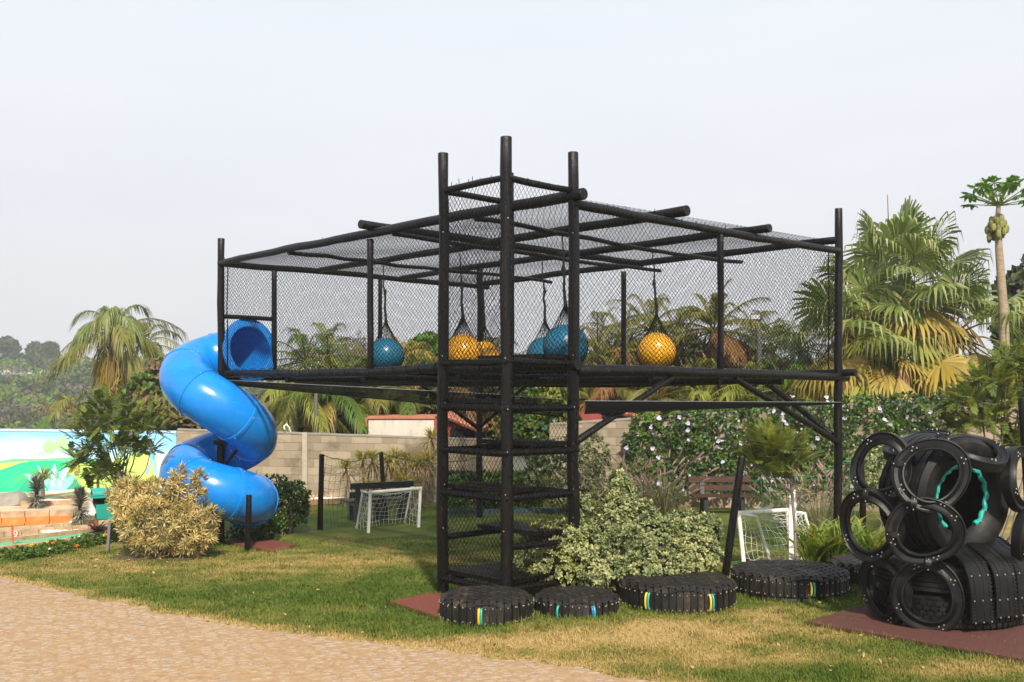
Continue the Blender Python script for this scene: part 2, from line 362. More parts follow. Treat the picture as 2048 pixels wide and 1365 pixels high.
panel(Q(-.07, -TB, .12), Q(-.07, 0, .12), Q(-.07, 0, ZT), Q(-.07, -TB, ZT), s=.052, r=.0026, bulge=.01, ratio=1.38)
panel(Q(TA+.07, -TB, .3), Q(TA+.07, 0, .3), Q(TA+.07, 0, ZT), Q(TA+.07, -TB, ZT), s=.052, r=.0026, bulge=.01, ratio=1.38)
# slack safety net hanging under the deck edge, with its bright steel cable
def safety(pa, pb, d0, d1, sag, gap=.02):
    n = 24; t = np.linspace(0, 1, n); top = pa+np.outer(t, pb-pa); top[:, 2] -= sag*np.sin(t*PI)
    dd = d0+(d1-d0)*t; mb = MB(); L = np.linalg.norm(pb-pa); nv = nrm(np.cross(pb-pa, A_(0, 0, 1)))
    for sg in (1, -1):
        m = int(L/gap); x = np.linspace(0, 1, m); lean = .09/L*sg
        x2 = np.clip(x+lean, 0, 1)
        a = np.stack([np.interp(x, t, top[:, q]) for q in range(3)], 1); b = np.stack([np.interp(x2, t, top[:, q]) for q in range(3)], 1); b[:, 2] -= np.interp(x2, t, dd)
        mid = (a+b)/2+nv*.02
        mb.strands(np.stack([a, mid, b], 1), .0042, nv)
    low = top.copy(); low[:, 2] -= dd
    mb.tube(low, .011, 6)
    ob = mb.build('safety_net', NETM, frame, smooth=True, angle=None)
    k = MB().tube(top, .006, 6, cap=True); k.build('cable', plain('steel_cable', (.3, .3, .3), .4, .5, metal=.6), ob)
safety(Q(LU-.05, -.09, 2.69), Q(TA, -.12, 2.43), .07, .20, .0)
safety(Q(TA, -.12, 2.42), Q(.05, -.12, 2.37), .20, .20, .0)
safety(Q(-.1, .1, 2.355), Q(-.1, LV-.1, 2.30), .15, .02, .0, .0085)
# rope turns lashing net and deck to the beam
mb = MB()
for u in np.arange(TA+.2, LU, .31):
    c = Q(u+RNG.normal(0, .02), -.03, 2.792); a = np.linspace(0, 2*PI, 14)[:-1]; tl = RNG.normal(.02, .02)
    MB().tube(np.array([c+U*(tl*math.cos(q))+.079*(math.cos(q)*A_(0, 0, 1)+math.sin(q)*V_) for q in a]), .006, 5, closed=True).build('lashing_rope', NETM, frame)
mb = MB()
for u in np.arange(TA+.1, LU-.1, .21):
    c = Q(u+RNG.normal(0, .05), -.02, 4.80+.065-.02*u/LU); e = RNG.normal(0, .03, 3)
    MB().tube(np.array([c-A_(0, 0, .05), c+e*.3+A_(0, 0, .005), c+e*.6+A_(0, 0, .008+abs(e[2])*.4)]), .0045, 4).build('net_tie', NETM, frame)
for v in np.arange(.2, LV-.1, .2):
    c = Q(-.03, v+RNG.normal(0, .05), 4.73+.05); e = RNG.normal(0, .03, 3)
    MB().tube(np.array([c-A_(0, 0, .05), c+e*.3+A_(0, 0, .008), c+e*.6+A_(0, 0, .012+abs(e[2])*.4)]), .0045, 4).build('net_tie', NETM, frame)
for t in np.arange(.06, 1, .07):
    for a, b in (((TA, -TB), (0, -TB)), ((0, -TB), (0, 0))):
        c = Q(a[0]+(b[0]-a[0])*t, a[1]+(b[1]-a[1])*t, ZT+.02); e = RNG.normal(0, .02, 3)
        MB().tube(np.array([c, c+e*.4+A_(0, 0, .008), c+e*.8+A_(0, 0, .012+abs(e[2])*.5)]), .004, 4).build('net_tie', NETM, frame)
# bolt heads on the posts
mb = MB()
for u, v in ((TA, -TB), (0, -TB), (0, 0)):
    for z in (.25, .9, 1.3, 1.82, 2.33, 2.86, 4.4):
        d = nrm(-(Q(u, v, 0)-A_(RNG.normal(0, 2), 0, 0))); d[2] = 0
        MB().ball(Q(u, v, z+RNG.normal(0, .05))+d*.07, .0085, 6).build('bolt_head', RIVET, frame)
mb = MB()                                                # stray plumb rope inside each outer corner
for u, v in ((LU-.12, .06), (.06, LV-.2)):
    z = np.linspace(2.8, 4.75, 12); MB().tube(np.array([Q(u+RNG.normal(0, .006), v+RNG.normal(0, .006), q) for q in z]), .011, 5).build('corner_rope', NETM, frame)

# ================================================================ spiral tube slide
BLUE = noisy('blue_moulded_plastic', [(.28, (.005, .155, .50)), (.45, (.004, .19, .61)), (.66, (.005, .215, .68)), (.78, (.035, .25, .68))], 2.2, .27, .12, bscale=3, spec=.5, rvar=.08, coat=.15, dist=.05, detail=9)
pl = Q(LU, 0, 0); AX = A_(pl[0]-.03, pl[1]-.02, 0)
slide = thing('tube_slide', 'bright blue enclosed spiral tube slide curling down around a black post', 'slide', (AX[0], AX[1], gz(AX)))
key = [(0, 3.26), (60, 3.13), (136, 2.84), (226, 2.33), (316, 1.76), (406, 1.36), (496, 1.05), (586, .78), (676, .52), (735, .40)]
ka, kz = zip(*key)
def cen(a, r=.57):
    al = AL+math.radians(a); z = float(np.interp(a, ka, kz)); return A_(AX[0]+r*math.cos(al), AX[1]+r*math.sin(al), z)
def smoothz(a): return np.mean([np.interp(np.clip(a+d, 0, 735), ka, kz) for d in (-30, -20, -10, 0, 10, 20, 30)], 0)
aa = np.linspace(0, 735, 148)
ctr = np.array([cen(a) for a in aa]); ctr[:, 2] = smoothz(aa)
rr = np.where(aa < 60, .57+.03*(60-aa)/60, .57); al_ = AL+np.radians(aa)
ctr[:, 0] = AX[0]+rr*np.cos(al_); ctr[:, 1] = AX[1]+rr*np.sin(al_)
Tn = nrm(np.gradient(ctr, axis=0)); Nn = nrm(A_(1, 1, 0)*(ctr-AX)); Nn = nrm(Nn-Tn*np.sum(Nn*Tn, 1, keepdims=True)); Bn = np.cross(Tn, Nn)
RT = .465; n = 36; an = np.arange(n)*2*PI/n
def ringpts(i, r): return ctr[i]+r*(np.cos(an)[:, None]*Nn[i]+np.sin(an)[:, None]*Bn[i])
cuts = [0, 13, 27, 41, 55, 69, 83, 97, 111, 125, 137, 147]
for a, b in zip(cuts[:-1], cuts[1:]):
    mb = MB(); ks = list(range(a, b+1)); rows = []
    for q, i in enumerate(ks):
        r = RT
        if q == 0: rows += [ringpts(i, RT), ringpts(i, RT+.016), ringpts(i, RT+.016)+Tn[i]*.028, ringpts(i, RT)+Tn[i]*.034]; continue
        if q == len(ks)-1: rows += [ringpts(i, RT)-Tn[i]*.034, ringpts(i, RT+.014)-Tn[i]*.028, ringpts(i, RT+.014)-Tn[i]*.003, ringpts(i, RT)-Tn[i]*.003]; continue
        rows.append(ringpts(i, r))
    inner = [ringpts(i, RT-.022) for i in ks[::-1]]
    rows += inner; Vv = np.array(rows); k = len(Vv)
    i, j = np.meshgrid(np.arange(k-1), np.arange(n), indexing='ij'); j2 = (j+1) % n
    mb.add(Vv, np.stack([i*n+j, i*n+j2, (i+1)*n+j2, (i+1)*n+j], -1).reshape(-1, 4))
    seg = mb.build('tube_segment', BLUE, slide, angle=35)
    bm = MB()
    for q in range(0, n, 6):
        MB().ball(ctr[a]+Tn[a]*.014+(RT+.018)*(math.cos(an[q])*Nn[a]+math.sin(an[q])*Bn[a]), .011, 6).build('bolt', RIVET, seg)
# entry flange
t0 = -Tn[0]; Rf = np.stack([Nn[0], Bn[0], t0], 1)
if np.linalg.det(Rf) < 0: Rf[:, 1] *= -1
fl = MB().lathe([(.435, -.03), (.43, .0), (.44, .022), (.575, .022), (.59, .012), (.59, -.02), (.44, -.03)], ctr[0]+t0*.03, Rf*1.0, 48).build('entry_flange', BLUE, slide, angle=35)
bm = MB()
for q in range(8):
    a = q*PI/4+.2; MB().ball(ctr[0]+t0*.055+.51*(math.cos(a)*Nn[0]+math.sin(a)*Bn[0]), .013, 6).build('bolt', RIVET, fl)
# timber arm and strut that carry the lower turn, and the short stub post at the exit
def slide_log(nm, a, b, r): return log(MB(), a, b, r, r*.95, .008).build(nm, WOOD, slide, angle=50)
pA, pB = P(428, 885, 18.75), P(498, 886, 18.72)
slide_log('support_arm', pA, pB, .042); slide_log('strut', P(441, 942, 18.85), P(481, 889, 18.72), .032)
b = gp(494, 1105); stub = thing('stub_post', 'short black round post standing beside the lower end of the blue slide', 'post', b)
log(MB(), b-A_(0, 0, .2), P(498, 990, b[1]), .055, .05, .012).build('shaft', WOOD, stub, angle=50)

# ================================================================ hanging balls
BALLY = noisy('yellow_ball_vinyl', [(.3, (.80, .36, .012)), (.7, (.86, .44, .02))], 3, .3, 0, coat=.2)
BALLB = noisy('teal_ball_vinyl', [(.3, (.008, .125, .22)), (.7, (.012, .16, .27))], 3, .3, 0, coat=.2)
def make_ball(px, Y, r, zt, colour, label, kx=0):
    c = A_((px-CX)/FPX*Y, Y, 2.79+r+.005)
    t = thing('hanging_ball', label, 'ball', c-A_(0, 0, r), 'large balls hanging in nets inside the cage')
    MB().ball(c, r, 40).build('ball', BALLY if colour == 'y' else BALLB, t, angle=None)
    mb = MB(); m = 22; th = np.linspace(-PI/2+.05, PI/2-.62, 15); up = r+.30; R = r+.004
    for sg in (1, -1):
        paths = []
        for k in range(m):
            ph = k*2*PI/m+sg*(th+PI/2)*1.15
            body = np.stack([R*np.cos(th)*np.cos(ph), R*np.cos(th)*np.sin(ph), R*np.sin(th)], 1)
            e = body[-1]; tt = np.linspace(.25, 1, 4)[:, None]; f = 1-tt[:, 0]
            cone = np.stack([e[0]*f**1.15+.012*np.cos(ph[-1])*tt[:, 0], e[1]*f**1.15+.012*np.sin(ph[-1])*tt[:, 0], e[2]+(up-e[2])*tt[:, 0]], 1)
            paths.append(np.vstack([body, cone]))
        paths = np.array(paths)+c
        mb.strands(paths, .0034, nrm(paths-c+A_(0, 0, .001)))
    mb.build('net_bag', NETM, t, angle=None)
    top = A_(c[0]-.05+kx, c[1]+.03, zt); kn = c+A_(0, 0, up-.02)
    s = np.linspace(0, 1, 9)[:, None]; pts = kn+(top-kn)*s; pts[1:-1] += RNG.normal(0, .008, (7, 3))
    rp = np.array([.026, .024, .021, .019, .024, .013, .011, .010, .010])
    MB().tube(pts, rp, 7).ball(kn, .034, 8, sc=(1, 1, .8)).ball(pts[4], .034, 8, sc=(1, 1, 1.2)).build('rope', ROPE, t)
make_ball(1313, 17.0, .318, 4.76, 'y', 'yellow ball in a black net at the right between two thin cage posts')
make_ball(926, 17.4, .318, 4.76, 'y', 'yellow ball just right of the tower\'s left post, the nearer of two touching yellow ones')
make_ball(969, 19.8, .316, 4.76, 'y', 'yellow ball half hidden behind the nearer yellow ball, beside the middle tower post')
make_ball(772, 18.7, .322, 4.76, 'b', 'teal blue ball hanging alone at the left behind a thin cage post')
make_ball(1131, 15.2, .325, 4.76, 'b', 'large teal blue ball behind the tower\'s right post, nearer of the touching blue pair')
make_ball(1090, 18.4, .32, 4.76, 'b', 'teal blue ball partly covered by the nearer blue ball, its rope to the left')
# ================================================================ ground
def vnoise(x, y, sc, seed=0):                            # smooth value noise in plan
    r = np.random.default_rng(seed); T = r.random((64, 64)); x = np.asarray(x)*sc; y = np.asarray(y)*sc
    xi = np.floor(x).astype(int); yi = np.floor(y).astype(int); fx = x-xi; fy = y-yi; fx = fx*fx*(3-2*fx); fy = fy*fy*(3-2*fy)
    f = lambda a, b: T[a % 64, b % 64]
    return (f(xi, yi)*(1-fx)+f(xi+1, yi)*fx)*(1-fy)+(f(xi, yi+1)*(1-fx)+f(xi+1, yi+1)*fx)*fy
# edge of the cobbled drive: lawn lies to the right of this line
EDGE = np.array([gp(px, py)[:2] for px, py in ((-420, 1090), (0, 1152), (200, 1196), (400, 1236), (600, 1263), (900, 1302), (1300, 1358), (1700, 1420))])
def road_d(x, y):                                        # >0 on the drive: distance below the edge line in y
    ey = np.interp(x, EDGE[:, 0], EDGE[:, 1]); return (ey-y)*.85+.16*(vnoise(x, y, 1.6, 3)-.5)+.16*(vnoise(x, y, 5, 4)-.5)+.08*(vnoise(x, y, 13, 8)-.5)
def blob(x, y, px, py, rx, ry): c = gp(px, py); return np.exp(-((x-c[0])/rx)**2-((y-c[1])/ry)**2)
def dryness(x, y):                                       # how straw coloured the lawn is
    d = .30*(vnoise(x, y, .55, 5)-.5)+.46*(vnoise(x, y, 2.2, 6)-.5)+.30*(vnoise(x, y, 7, 9)-.5)
    d = d+.34*blob(x, y, 690, 1118, 2.0, 1.1)+.28*blob(x, y, 520, 1140, 1.3, .9)+.20*blob(x, y, 150, 1130, 1.3, 1.3)
    d = d+.55*blob(x, y, 1400, 1265, 1.5, .45)+.40*blob(x, y, 1500, 1235, 1.2, .35)+.50*blob(x, y, 1120, 1285, 1.3, .40)+.45*blob(x, y, 1480, 1320, 1.6, .40)
    d = d+.55*blob(x, y, 1950, 1345, .8, .3)+.3*blob(x, y, 960, 1290, .8, .3)
    d = d-.30*blob(x, y, 650, 1185, 2.2, 1.0)-.40*blob(x, y, 700, 1040, 3, 3)-.25*blob(x, y, 1640, 1335, .9, .35)-.25*blob(x, y, 930, 1262, .6, .25)-.3*blob(x, y, 1180, 1080, 3, 3)
    d = d+.5*np.exp(-(road_d(x, y)/.16)**2)+.4*blob(x, y, 2040, 1060, 1.5, 3)
    return np.clip(.36+d, 0, 1)
GRASS_ST = [(0, (.068, .108, .013)), (.3, (.128, .155, .025)), (.52, (.21, .19, .045)), (.78, (.36, .26, .085)), (1, (.44, .31, .125))]
def grassmat(name, blade):
    m, nt, b = mat(name); L = nt.links.new
    at = N(nt, 'ShaderNodeAttribute', attribute_name='tone'); base = at.outputs['Fac']
    if blade:
        gm = nt.nodes.new('ShaderNodeNewGeometry'); ma = N(nt, 'ShaderNodeMath', operation='MULTIPLY_ADD'); L(gm.outputs['Random Per Island'], ma.inputs[0]); ma.inputs[1].default_value = .36; L(base, ma.inputs[2])
        mb_ = N(nt, 'ShaderNodeMath', operation='SUBTRACT'); L(ma.outputs[0], mb_.inputs[0]); mb_.inputs[1].default_value = .18; f = mb_.outputs[0]
    else:
        v = coords(nt); n = N(nt, 'ShaderNodeTexNoise', Scale=38, Detail=6, Roughness=.75); L(v, n.inputs['Vector'])
        ma = N(nt, 'ShaderNodeMath', operation='MULTIPLY_ADD'); L(n.outputs['Fac'], ma.inputs[0]); ma.inputs[1].default_value = .7; L(base, ma.inputs[2])
        mb_ = N(nt, 'ShaderNodeMath', operation='SUBTRACT'); L(ma.outputs[0], mb_.inputs[0]); mb_.inputs[1].default_value = .32; f = mb_.outputs[0]
    c = ramp(nt, f, GRASS_ST)
    L(c, b.inputs['Base Color']); b.inputs['Roughness'].default_value = .75; b.inputs['Specular IOR Level'].default_value = .15
    if not blade:
        n2 = N(nt, 'ShaderNodeTexNoise', Scale=90, Detail=4); L(v, n2.inputs['Vector'])
        bp = N(nt, 'ShaderNodeBump', Strength=.9, Distance=.03); L(n2.outputs['Fac'], bp.inputs['Height']); L(bp.outputs['Normal'], b.inputs['Normal'])
    else:
        t = N(nt, 'ShaderNodeBsdfTranslucent'); L(c, t.inputs['Color']); mx = N(nt, 'ShaderNodeMixShader', Fac=.25); L(b.outputs[0], mx.inputs[1]); L(t.outputs[0], mx.inputs[2]); L(mx.outputs[0], nt.nodes['Material Output'].inputs['Surface'])
    return m
def sheet(xs, ys, zf, tone=None):
    X, Y = np.meshgrid(xs, ys, indexing='ij'); Z = zf(X, Y); nx, ny = X.shape
    i, j = np.meshgrid(np.arange(nx-1), np.arange(ny-1), indexing='ij'); q = i*ny+j
    mb = MB(); mb.add(np.stack([X, Y, Z], -1), np.stack([q, q+ny, q+ny+1, q+1], -1).reshape(-1, 4), 0, None if tone is None else tone(X, Y).ravel()); return mb
def lawn_z(x, y): return g(x, y)-.06*ss(.02, .12, road_d(x, y))
xs = np.concatenate([np.arange(-32, -9, .5), np.arange(-9, 9, .07), np.arange(9, 32, .5)]); ys = np.concatenate([np.arange(4, 8.4, .4), np.arange(8.4, 20, .07), np.arange(20, 33, .25)])
tag(sheet(xs, ys, lawn_z, dryness).build('lawn', grassmat('lawn_soil_and_turf', False)), kind='structure')
# cobbled drive: irregular stones in sandy joints, as real relief
gx = np.arange(-10.5, 2.6, .022); gy = np.arange(7.9, 15.2, .022); X, Y = np.meshgrid(gx, gy, indexing='ij')
sx_, sy_ = .125, .08; rj = np.random.default_rng(21); JX = rj.random((256, 256)); JY = rj.random((256, 256)); JC = rj.random((256, 256))
th = .42; Xr = X*math.cos(th)+Y*math.sin(th)+.03*vnoise(X, Y, 2, 31); Yr = -X*math.sin(th)+Y*math.cos(th)+.03*vnoise(X, Y, 2, 32)
ci = np.floor(Xr/sx_).astype(int); cj = np.floor(Yr/sy_).astype(int); d1 = np.full(X.shape, 9.); d2 = np.full(X.shape, 9.); idc = np.zeros(X.shape)
for a in (-1, 0, 1):
    for b in (-1, 0, 1):
        A1 = (ci+a) % 256; B1 = (cj+b) % 256
        dx = (ci+a+.5+.62*(JX[A1, B1]-.5))*sx_-Xr; dy = (cj+b+.5+.62*(JY[A1, B1]-.5))*sy_-Yr
        dd = np.hypot(dx, dy); nr = dd < d1; d2 = np.where(nr, d1, np.minimum(d2, dd)); idc = np.where(nr, JC[A1, B1], idc); d1 = np.where(nr, dd, d1)
edge = np.clip((d2-d1)/.05, 0, 1); rd = road_d(X, Y)
sand = vnoise(X, Y, .9, 41)*.5+vnoise(X, Y, 3.3, 42)*.3+vnoise(X, Y, 14, 43)*.2
hst = .0135*ss(0, .8, edge)*(.45+.75*idc)+.004*vnoise(X, Y, 25, 44)+.003*vnoise(X, Y, 60, 45)
hsand = .0025+.0125*sand
Z = g(X, Y)-.02+np.maximum(hst, hsand)-.09*ss(.04, -.10, rd)
stone = np.clip((hst-hsand)/.004, 0, 1)
tone = stone*(.35+.65*idc)                               # 0 = sandy joint
mb = MB(); nx, ny = X.shape; i, j = np.meshgrid(np.arange(nx-1), np.arange(ny-1), indexing='ij'); q = i*ny+j
keep = (rd[:-1, :-1] > -.14)
Fq = np.stack([q, q+ny, q+ny+1, q+1], -1)[keep]
mb.add(np.stack([X, Y, Z], -1), Fq, 0, tone.ravel())
m, nt, b = mat('cobbles_in_sand'); L = nt.links.new
at = N(nt, 'ShaderNodeAttribute', attribute_name='tone')
v = coords(nt); n = N(nt, 'ShaderNodeTexNoise', Scale=9, Detail=8, Roughness=.7); L(v, n.inputs['Vector'])
cs = ramp(nt, n.outputs['Fac'], [(.3, (.27, .155, .068)), (.5, (.36, .23, .12)), (.7, (.42, .295, .175))])
cc = ramp(nt, at.outputs['Fac'], [(.0, (.27, .155, .07)), (.35, (.335, .225, .135)), (.6, (.40, .285, .19)), (.85, (.385, .29, .21)), (1, (.26, .2, .155))])  # low stop kept dark: shadow in the joints painted into the colour
st = ramp(nt, at.outputs['Fac'], [(.03, (0, 0, 0)), (.3, (.86, .86, .86))])
mx = N(nt, 'ShaderNodeMix', data_type='RGBA'); L(st, mx.inputs['Factor']); L(cs, mx.inputs['A'])
n3 = N(nt, 'ShaderNodeTexNoise', Scale=45, Detail=4); L(v, n3.inputs['Vector']); sp = ramp(nt, n3.outputs['Fac'], [(.3, (.8, .8, .8)), (.7, (1.14, 1.12, 1.1))])
ml = N(nt, 'ShaderNodeMix', data_type='RGBA', blend_type='MULTIPLY'); ml.inputs['Factor'].default_value = 1; L(cc, ml.inputs['A']); L(sp, ml.inputs['B']); L(ml.outputs['Result'], mx.inputs['B'])
L(mx.outputs['Result'], b.inputs['Base Color']); b.inputs['Roughness'].default_value = .85; b.inputs['Specular IOR Level'].default_value = .2
bp = N(nt, 'ShaderNodeBump', Strength=.35, Distance=.01); L(n3.outputs['Fac'], bp.inputs['Height']); L(bp.outputs['Normal'], b.inputs['Normal'])
tag(mb.build('cobbled_drive', m), kind='structure')
# blades of grass
MATS_POLY = []                                           # areas kept free of grass (mats, golf beds), filled below
def inpoly(x, y, poly):
    c = np.zeros(len(x), bool); n = len(poly)
    for i in range(n):
        x1, y1 = poly[i][:2]; x2, y2 = poly[(i+1) % n][:2]
        cond = ((y1 > y) != (y2 > y)) & (x < (x2-x1)*(y-y1)/((y2-y1) or 1e-9)+x1); c ^= cond
    return c
def grow_grass(n, y0, y1, hgt, seed):
    r = np.random.default_rng(seed); u = r.random(n); y = 1/(1/y0+(1/y1-1/y0)*u)   # denser near the camera
    x = (r.random(n)*1.16-.58)*y
    ok = (road_d(x, y) < .02+.16*r.random(n)**2) & (x > -9-.0*y)
    for p in MATS_POLY: ok &= ~inpoly(x, y, p)
    x, y = x[ok], y[ok]; k = len(x); d = dryness(x, y)
    h = hgt*(.55+.9*r.random(k))*(1.1-.35*d)*(.65+.7*vnoise(x, y, 3, 77)); az_ = r.random(k)*2*PI; ln = .25+.9*r.random(k)
    dirv = np.stack([np.cos(az_)*ln, np.sin(az_)*ln, np.ones(k)], 1)
    T = A_((-.5, 0, 0), (.5, 0, 0), (.36, .55, .05), (.0, 1, .25), (-.36, .55, .05)); wd = .006+.0006*y
    d3 = nrm(dirv); xv = nrm(np.cross(d3, A_(0, 0, 1)))
    base = np.stack([x, y, lawn_z(x, y)-.003], 1); tip = base+d3*h[:, None]; w_ = (wd*(.5+r.random(k)))[:, None]/2
    Vb = np.stack([base-xv*w_, base+xv*w_, tip], 1).reshape(-1, 3)
    mb = MB(); mb.add(Vb, np.arange(3*k).reshape(-1, 3), 0, np.repeat(d, 3)); return mb

# ================================================================ rubber mats
MATM = noisy('brick_red_rubber_mat', [(.35, (.135, .036, .022)), (.65, (.185, .055, .036))], 30, .85, .5, bscale=160, spec=.25, dist=.004)
MATM2 = noisy('maroon_rubber_mat', [(.35, (.075, .028, .022)), (.65, (.11, .042, .032))], 30, .85, .5, bscale=160, spec=.25, dist=.004)
def rmat(label, corners, m, nx, ny, th=.035, group=None):
    c = [gp(*q) for q in corners]; MATS_POLY.append(c)
    t = thing('rubber_mat', label, 'rubber mat', sum(c)/4, group); c = [q for q in c]
    mb = MB()
    for i in range(nx):
        for j in range(ny):
            def bl(a, b_): return (c[0]*(1-a)+c[1]*a)*(1-b_)+(c[3]*(1-a)+c[2]*a)*b_
            e = .004; qd = [bl((i+e)/nx, (j+e)/ny), bl((i+1-e)/nx, (j+e)/ny), bl((i+1-e)/nx, (j+1-e)/ny), bl((i+e)/nx, (j+1-e)/ny)]
            dz = RNG.normal(0, .0025); mb.prism([k+A_(0, 0, -.03) for k in qd], A_(0, 0, th+.03+dz))
    mb.build('mat_surface', m, t, smooth=False); return t
rmat('brick red rubber mat under the tower\'s left post, partly below the first tyre', [(778, 1208), (905, 1250), (1010, 1212), (884, 1186)], MATM, 2, 1)
rmat('brick red rubber mat on the grass at the foot of the blue slide', [(452, 1088), (545, 1107), (594, 1093), (500, 1076)], MATM, 2, 1)
rmat('large maroon rubber mat of square tiles under the tyre sculpture', [(1608, 1250), (2060, 1330), (2280, 1235), (1770, 1208)], MATM2, 5, 3)

# ================================================================ woven tyre seats
def tyre_seat(label, px, Y, D, h, grid, handles, rim=False, hues=None):
    c = onlawn(px, Y); c[2] -= .015; R = D/2
    t = thing('tyre_stool', label, 'tyre stool', c, 'low woven tyre seats in a row on the lawn')
    rd_ = .11 if h > .27 else .085
    b0 = .055 if rim else 0
    a = np.linspace(0, PI/2, 6); prof = [(R-.03, 0), (R-.012, .04+b0), (R-.006, h*.4+b0)]+[(R-.012-rd_+rd_*math.cos(q), h+b0-rd_-.012+rd_*math.sin(q)) for q in a]+[(R*.4, h+b0-.012), (.02, h+b0-.014)]
    MB().lathe(prof, c, n=56).build('carcass', RUBBER, t, angle=60)
    if rim: MB().lathe([(R*.9, .0), (R-.005, .004), (R+.004, .02), (R-.01, .062), (R*.9, .066)], c, n=56).build('bead_ring', RUBBER2, t, angle=40)
    mb = MB(); w = 2*R/grid; hh = h+b0
    for dr in (0, 1):
        for k in range(grid):
            o = (k+.5)*w-R; half = math.sqrt(max(R*R-o*o, 0))
            if half < R*.22: continue
            n = max(10, int(half/.022)); s = np.linspace(-half+.03, half-.03, n)
            wv = np.cos((s+R)/w*PI)*(1 if (k+dr) % 2 else -1)*.011
            edge_ = np.clip((R-np.hypot(s, o))/rd_, 0, 1); zc = hh-rd_*(1-np.sqrt(np.clip(1-(1-edge_)**2, 0, 1)))+wv*np.clip(edge_*edge_, 0, 1)+.008
            x, y = (s, np.full(n, o)) if dr == 0 else (np.full(n, o), s)
            top = np.stack([x, y, zc], 1); dn = []
            e0 = top[-1]; ph0 = math.atan2(e0[1], e0[0]); ph1 = math.atan2(*(np.array([o, half]) if dr == 0 else np.array([half, o])))
            def side(sgn):
                xe, ye = (sgn*half, o) if dr == 0 else (o, sgn*half); f = (R+.004)/math.hypot(xe, ye)
                zz_ = np.array([hh-rd_*.55, hh-rd_, hh*.6, hh*.25, .025+b0+RNG.normal(0, .008)])
                return np.stack([np.full(5, xe*f), np.full(5, ye*f), zz_], 1)
            A = side(-1)[::-1]; B = side(1); path = np.vstack([A, top, B])
            rad = nrm(path*A_(1, 1, 0)); tanv = np.stack([-rad[:, 1], rad[:, 0], np.zeros(len(path))], 1)
            wt = A_(0, 1, 0) if dr == 0 else A_(1, 0, 0)
            sg = np.sign(tanv @ wt); sg[sg == 0] = 1; tanv = tanv*sg[:, None]
            nrmv = np.tile(A_(0, 0, 1), (len(path), 1)); nrmv[:5] = rad[:5]; nrmv[-5:] = rad[-5:]
            bl = np.zeros(len(path)); bl[:5] = 1; bl[-5:] = 1
            Wv = nrm(tanv*bl[:, None]+wt*(1-bl[:, None]))
            width = np.full(len(path), w*.82)
            side_ok = half > abs(o)*.8                   # straps that meet the wall too obliquely end at the rim
            if not side_ok: path, Wv, nrmv, width = path[5:-5], Wv[5:-5], nrmv[5:-5], width[5:-5]
            mb.ribbon(path+c, Wv, nrmv, width, .012)
            if side_ok:
                for E_, r_ in ((path[0], rad[0]), (path[-1], rad[-1])):
                    for fz in (.74, .2):
                        mb.ball(c+A_(E_[0], E_[1], b0+(hh-b0)*fz+RNG.normal(0, .004))+r_*.005, .0085, 6, 1)
    mb.build('woven_straps', [STRAP, RIVET], t, smooth=True, angle=35)
    for ang, cols in handles:                            # grab loops of hose
        for q, cm in enumerate(cols):
            f = math.radians(ang)+(q-.5*(len(cols)-1))*.05; rv = A_(math.cos(f), math.sin(f), 0); s = np.linspace(0, PI, 12)
            pts = np.array([c+rv*(R+.002+.035*math.sin(v_))+A_(0, 0, b0+hh*.16+(hh-b0)*.58*(1-math.cos(v_))/2) for v_ in s])
            MB().tube(pts, .0125, 8).ball(pts[0], .013, 8).ball(pts[-1], .013, 8).build('handle', cm, t, angle=None)
tyre_seat('largest-bellied tyre seat at the left end of the row, one yellow and green handle', 973, 11.46, 1.01, .275, 13, [(-96, (YEL, TEAL))])
tyre_seat('smallest woven tyre seat, between the end seat and a wider one, teal and blue handles', 1153, 11.68, .93, .225, 13, [(-118, (TEAL,)), (-72, (NAVY, TEAL))])
tyre_seat('wide tyre seat right in front of the middle bush, two yellow and green handles', 1355, 12.28, 1.33, .31, 17, [(-128, (YEL, TEAL)), (-66, (YEL, TEAL))])
tyre_seat('widest tyre seat on a smooth black rim in front of the white goal, one handle', 1578, 12.95, 1.40, .25, 18, [(-83, (YEL, TEAL))], rim=True)
tyre_seat('tyre seat at the right end of the row, half hidden behind the tyre sculpture', 1760, 13.85, 1.30, .29, 16, [(-125, (YEL, TEAL))])

